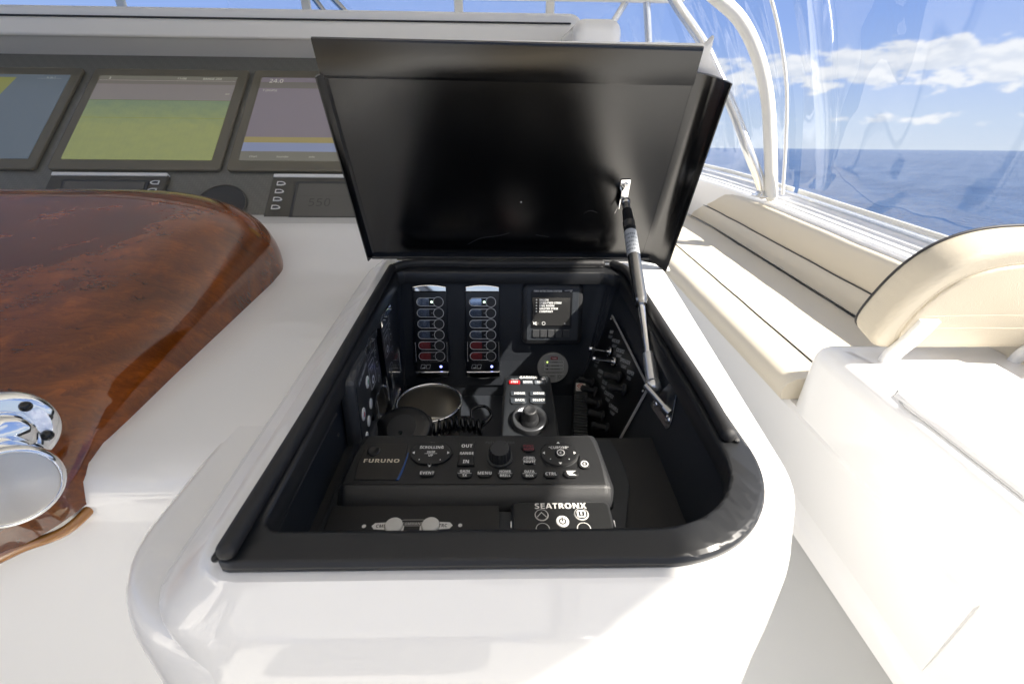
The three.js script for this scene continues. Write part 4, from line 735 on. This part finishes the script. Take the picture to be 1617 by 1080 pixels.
{ // long keyboard across the front
  const W = .300, H = .092, map = print(W, H, 6, '#131416', (P) => {
    P.rect(-107, 1, 50, 49, 6, { fill: '#1a1816' }); P.text('FURUNO', -107, .6, 6.6, { color: '#e2d9c2', sx: 1.5 }); P.rect(-107, .4, 52, .3, 0, { fill: '#000' });
    const w = '#e6e6e4', tri = (x, y, dx, dy, s = 2.1) => P.fill([[x + dx * s, y + dy * s], [x - dy * s - dx * s * .3, y + dx * s - dy * s * .3], [x + dy * s - dx * s * .3, y - dx * s - dy * s * .3]], w);
    const arc = (t, x, y, r, size) => { for (let k = 0; k < t.length; k++) { const a = (k - (t.length - 1) / 2) * -.215; P.text(t[k], x + Math.sin(-a) * r, y + Math.cos(a) * r - r * .30, size, { rot: a }); } };
    for (const [x, y, r] of [[-53, 10, 19], [92.5, 9.5, 17]]) { tri(x, y + r * .82, 0, 1); tri(x, y - r * .80, 0, -1); tri(x - r, y, -1, 0); tri(x + r, y, 1, 0); for (const a of [.75, 2.4, 3.9, 5.5]) P.circle(x + Math.cos(a) * r * .86, y + Math.sin(a) * r * .72, .7, { fill: w }); }
    P.text('SCROLLING', -53, 17.6, 5); P.text('CURSOR', 92.5, 17, 5); P.text('SHIP', -53, 11, 4.2); P.line([[-60, 8.8], [-46, 8.8]], .5, w); P.text('UP', -53, 6.4, 4.2); P.circle(94, 8.6, 4, { stroke: w, lw: 1.1 }); P.text('C', 94, 8.6, 4.6);
    P.text('OUT', -13, 20, 6.4); P.text('RANGE', -12.6, 9.5, 5); P.text('IN', -12.5, -1.6, 6.4); P.text('FUNC', 58, 20, 4.6, { color: '#8f2638' }); P.text('AUTO', 58, 15.5, 4.6, { color: '#8f2638' });
    const two = (x, y, a, b) => { P.text(a, x, y + 2.6, 4.4); P.line([[x - 7.5, y], [x + 7.5, y]], .5, w); P.text(b, x, y - 2.6, 4.4); };
    two(58, 1, 'POINT', 'ROUTE'); P.text('EVENT', -54, -16.4, 5.2); two(-13, -17, 'GAIN', 'TX'); P.text('MENU', 8.6, -16.6, 5.4); two(31, -17.3, 'HOME', 'BRILL'); two(57.5, -17.5, 'DATA', 'BOX'); P.text('CTRL', 81, -17.6, 5.4); P.fill([[98, -14], [109, -14], [104, -17], [109, -20], [101, -20], [99, -18]], w);
    P.circle(119.5, -5, 3.6, { stroke: w, lw: 1.1 }); P.text('E', 119.5, -5, 4.4); P.text('PUSH TO ENTER', 25, 27, 4.6, { color: '#4b4d50' });
  });
  const mat = faceMat(map, { roughness: .42, bumpMap: grain(60), bumpScale: .00008 });
  const { o, part } = device('long_keyboard', 'long black plotter keyboard with round cursor pads across the front of the box', 'keyboard', W, H, mat);
  frame(o, V(-.027, .9825, -.385), V(1, 0, .008).normalize(), V(0, Math.sin(10 * RAD), -Math.cos(10 * RAD)));
  // body: cross-section swept along its length, ends rounded in plan
  const prof = [[.041, -.026], [.041, -.006], [.0395, -.002], [.036, -.0003], [-.030, -.0003], [-.0335, -.001], [-.0375, -.004], [-.047, -.0135], [-.0500, -.018], [-.0510, -.024], [-.0510, -.034]];
  const rings = []; for (let k = 0; k <= 40; k++) { const t = k / 40 * 2 - 1, x = Math.sign(t) * (1 - (1 - Math.abs(t)) ** 2.2); const e = Math.max(0, (Math.abs(x) - .93) / .07), sq = Math.sqrt(Math.max(0, 1 - e * e)); rings.push(prof.map(([y, z], i) => { const fl = x * (.1485 + (y < 0 ? .003 : 0) - (y > 0 ? y * .12 : 0)); return V(fl, mix(-.004, y, .55 + .45 * sq), mix(-.030, z, i === 0 || i === prof.length - 1 ? 1 : .30 + .70 * sq)); })); }
  part('housing', loft(rings, { closed: false, crease: 38 }), M.plastic);
  const fp = new THREE.Shape(); fp.moveTo(-.142, -.029); fp.lineTo(.139, -.029); fp.quadraticCurveTo(.140, .006, .132, .0325); fp.quadraticCurveTo(.131, .036, .126, .036); fp.lineTo(-.129, .036); fp.quadraticCurveTo(-.139, .020, -.142, -.029);
  part('face_plate', slab(fp, .0014, .0004, -.0004));
  const rec = new THREE.Shape(); rec.moveTo(-.1315, -.024); rec.lineTo(-.0850, -.024); rec.quadraticCurveTo(-.0800, 0, -.0818, .0245); rec.lineTo(-.128, .0245); rec.quadraticCurveTo(-.134, .002, -.1315, -.024);
  part('badge_panel', slab(rec, .0014, .0006, .0008)); const blue = new THREE.Shape(); blue.moveTo(-.0865, -.0245); blue.quadraticCurveTo(-.0812, -.010, -.0798, .012); blue.lineTo(-.0785, .012); blue.quadraticCurveTo(-.0795, -.012, -.0835, -.0245); part('badge_edge', slab(blue, .0012, .0003, .0010), M.bluePlastic);
  part('card_latch', lathe([[0, .0005], [.0052, .0012], [.0068, .0026], [.0072, 0]], 28).rotateX(Math.PI / 2).translate(-.1185, .0136, .0022), M.darkPlastic);
  const pad = (x, y, rx, ry, pinch) => { const s = new THREE.Shape(); for (let k = 0; k <= 60; k++) { const a = k / 60 * 6.2832, c = Math.cos(a), q = Math.sin(a), f = 1 - pinch * (1 - Math.abs(c)) ** 2 * .25 + pinch * Math.abs(c) ** 6 * .08; const p = [x + rx * c * f, y + ry * q * f]; k ? s.lineTo(...p) : s.moveTo(...p); } return s; };
  part('direction_pad', slab(pad(-.053, .0105, .0225, .0175, .6), .0034, .0012, .0008, 3)); part('direction_pad', slab(pad(.0925, .0095, .0215, .0172, 0), .0036, .0012, .0008, 3)); part('centre_key', slab(disc(.0066, .094, .0086), .0022, .0008, .0040)); part('pad_ring', new THREE.TorusGeometry(.0212, .0009, 8, 60).scale(1, .8, 1).translate(.0925, .0095, .0014), M.greyPlastic);
  const rk = new THREE.Shape(); rk.moveTo(-.022, .0255); rk.lineTo(-.003, .0255); rk.quadraticCurveTo(-.0062, .0105, -.003, -.0065); rk.lineTo(-.022, -.0065); rk.quadraticCurveTo(-.0188, .0105, -.022, .0255); part('range_key', slab(rk, .003, .0011, .0008, 3));
  for (const [x, y, w, h] of [[.058, .018, .0155, .0112], [.058, .001, .0155, .0098], [-.054, -.0164, .017, .0085], [-.013, -.017, .0172, .0112], [.0086, -.0166, .0162, .0098], [.031, -.0173, .0172, .0112], [.0575, -.0175, .0172, .0112], [.081, -.0176, .0158, .0098], [.103, -.0172, .0165, .0105]]) part('key', slab(rr(w, h, h / 2, x, y), .0028, .0011, .0008, 3));
  const tear = new THREE.Shape(); tear.moveTo(.1155, .0075); tear.quadraticCurveTo(.1185, .001, .1238, -.0015); tear.quadraticCurveTo(.1270, -.0060, .1235, -.0100); tear.quadraticCurveTo(.1175, -.0125, .1130, -.0085); tear.quadraticCurveTo(.1125, -.001, .1155, .0075); part('enter_key', slab(tear, .0030, .0011, .0008, 3));
  const kn = []; for (let j = 0; j <= 9; j++) { const [r, z] = [[.0145, .0008], [.0145, .003], [.0125, .0036], [.0122, .006], [.0120, .013], [.0115, .0165], [.0105, .0180], [.0085, .0186], [.0055, .0182], [.0, .0180]][j], q = []; for (let k = 0; k < 72; k++) { const a = k / 72 * 6.2832, rr2 = r * (j > 2 && j < 7 ? 1 + .035 * Math.sin(k * Math.PI * .5) : 1); q.push(V(.0249 + Math.cos(a) * rr2, .0055 + Math.sin(a) * rr2, z)); } kn.push(q); }
  part('knob', loft(kn, { crease: 30 }), M.plastic);
}
{ // control head plate with two white levers printed on it, and the key pad beside it
  const W = .176, H = .075, map = print(W, H, 7, '#161515', (P) => {
    const Y = 11.5; for (const s of [-1, 1]) { P.fill([[s * 8, Y + 5.5], [s * 38, Y + 3.6], [s * 41, Y], [s * 38, Y - 3.8], [s * 8, Y - 6]], '#d6d4d0'); P.circle(s * 18.5, Y, 9.2, { fill: '#c6c4bf' }); P.circle(s * 18.5, Y, 9.2, { stroke: '#8d8b87', lw: .8 }); P.text(s < 0 ? 'CMD' : 'TRC', s * 31, Y, 5, { color: '#2c2b2a' }); P.circle(s * 48.5, Y, 2.1, { fill: '#dedcd8' }); P.rect(s * 30, Y - 10.5, 30, 1.6, .6, { fill: '#d6d4d0' }); P.rect(s * 9, Y - 10.5, 9, 6, 2, { fill: '#b9b8b4' }); }
    P.rect(0, Y + 3.5, 24, 7, 2.5, { stroke: '#8f8d89', lw: .9, fill: '#161515' }); P.text('COMMAND', 0, Y + 2.5, 4, { color: '#bfbdb9' });
  });
  const { o, part } = device('command_plate', 'flat black command plate with white lever symbols below the long keyboard', 'control plate', W, H, faceMat(map, { roughness: .5 }));
  frame(o, V(-.0905, .9575, -.3065), X1, V(0, .04, -1).normalize());
  part('plate', slab(rr(W, H, .003), .003, .0008)); for (const s of [-1, 1]) part('lever', smooth(slab(disc(.0088, s * .0185, .0115), .003, .0012, .0025, 3, 24), 40), M.leverGrey);
}
{
  const W = .104, H = .080, map = print(W, H, 8, '#141516', (P) => {
    P.text('SEATRONX', -.5, 33.2, 9.6, { color: '#eceae6', sx: 1.12 }); const w = '#c9c8c5', ic = (x, y, r = 6.6) => P.circle(x, y, r, { stroke: w, lw: 1.1 });
    ic(-21, 21.5); P.line([[-25.5, 19], [-21, 24.5], [-16.5, 19]], 1, w); ic(20, 22.5, 7); P.rect(20, 22.5, 7.5, 7, 1.2, { stroke: '#ecebe8', lw: 1.5 }); P.rect(20, 23, 1.5, 4, 0, { fill: '#ecebe8' });
    P.circle(-.5, 13.5, 6.6, { fill: '#e9e8e5' }); P.circle(-.5, 13, 3.1, { stroke: '#222', lw: 1.4, a0: -1.0, a1: 4.2 }); P.line([[-.5, 17.5], [-.5, 13.5]], 1.4, '#222'); ic(-21, 5); ic(20, 5); ic(-.5, -6);
  });
  const { o, part } = device('power_key_pad', 'black pad with a lit power symbol at the front right of the box', 'key pad', W, H, faceMat(map, { roughness: .4 }));
  frame(o, V(.062, .9565, -.3030), X1, V(0, .04, -1).normalize());
  part('housing', smooth(slab(rr(W, H, .007), .009, .0035, 0, 4), 40), M.plastic); part('face_plate', slab(rr(.098, .074, .005), .0016, .0005, .0082));
  part('key', slab(disc(.0066, -.0005, .0135), .002, .0008, .0092)); for (const [x, y] of [[-.021, .0215], [.020, .0225], [-.021, .005], [.020, .005], [-.0005, -.006]]) part('key', slab(disc(.0072, x, y), .0016, .0006, .0090));
  for (const s of [-1, 1]) part('edge_clip', boxUV(new RoundedBoxGeometry(.0016, .008, .007, 2, .0006).translate(s * .0524, .012, .005)), M.alu);
}

// ---------------------------------------------------------------- helm chairs behind the viewer, unseen, added to shade the sunlit floor
{
  const o = thing('added_helm_chair', 'unseen cream helm chair added to shade the floor, aft of the wooden pod', 'helm chair', [-.86, 0, .78], 'added helm chairs');
  mesh('pedestal', lathe([[0, 0], [.22, 0], [.22, .012], [.12, .03], [.06, .05], [.055, .48], [.12, .52], [.12, .54], [0, .54]], 40), M.alu, o);
  mesh('seat', smooth(new RoundedBoxGeometry(.56, .13, .52, 5, .05).translate(0, .60, 0), 50), M.leather, o);
  mesh('backrest', smooth(new RoundedBoxGeometry(.58, .62, .12, 5, .055).rotateX(.16).translate(0, .95, .29), 50), M.leather, o);
  for (const s of [-1, 1]) { const a = mesh('armrest', smooth(new RoundedBoxGeometry(.075, .07, .40, 4, .03).translate(s * .31, .80, .04), 50), M.leather, o); mesh('bracket', tubeOf([V(s * .29, .60, .12), V(s * .31, .70, .14), V(s * .31, .78, .12)], .014, 16, 10), M.alu, a); }
  const c = o.clone(); c.name = numbered('added_helm_chair'); c.userData = { ...o.userData, label: 'unseen cream helm chair added to shade the floor, right of its twin' }; c.position.set(.20, 0, .82); scene.add(c);
}

// ---------------------------------------------------------------- set the boat on the sea
for (const o of [...scene.children]) { if (o.isLight || o.userData.noBoat || o === sun.target) continue; o.updateMatrix(); o.applyMatrix4(BOAT); }
scene.traverse((o) => { if (o.isMesh) { o.castShadow = true; o.receiveShadow = true; } });
renderer.render(scene, camera);
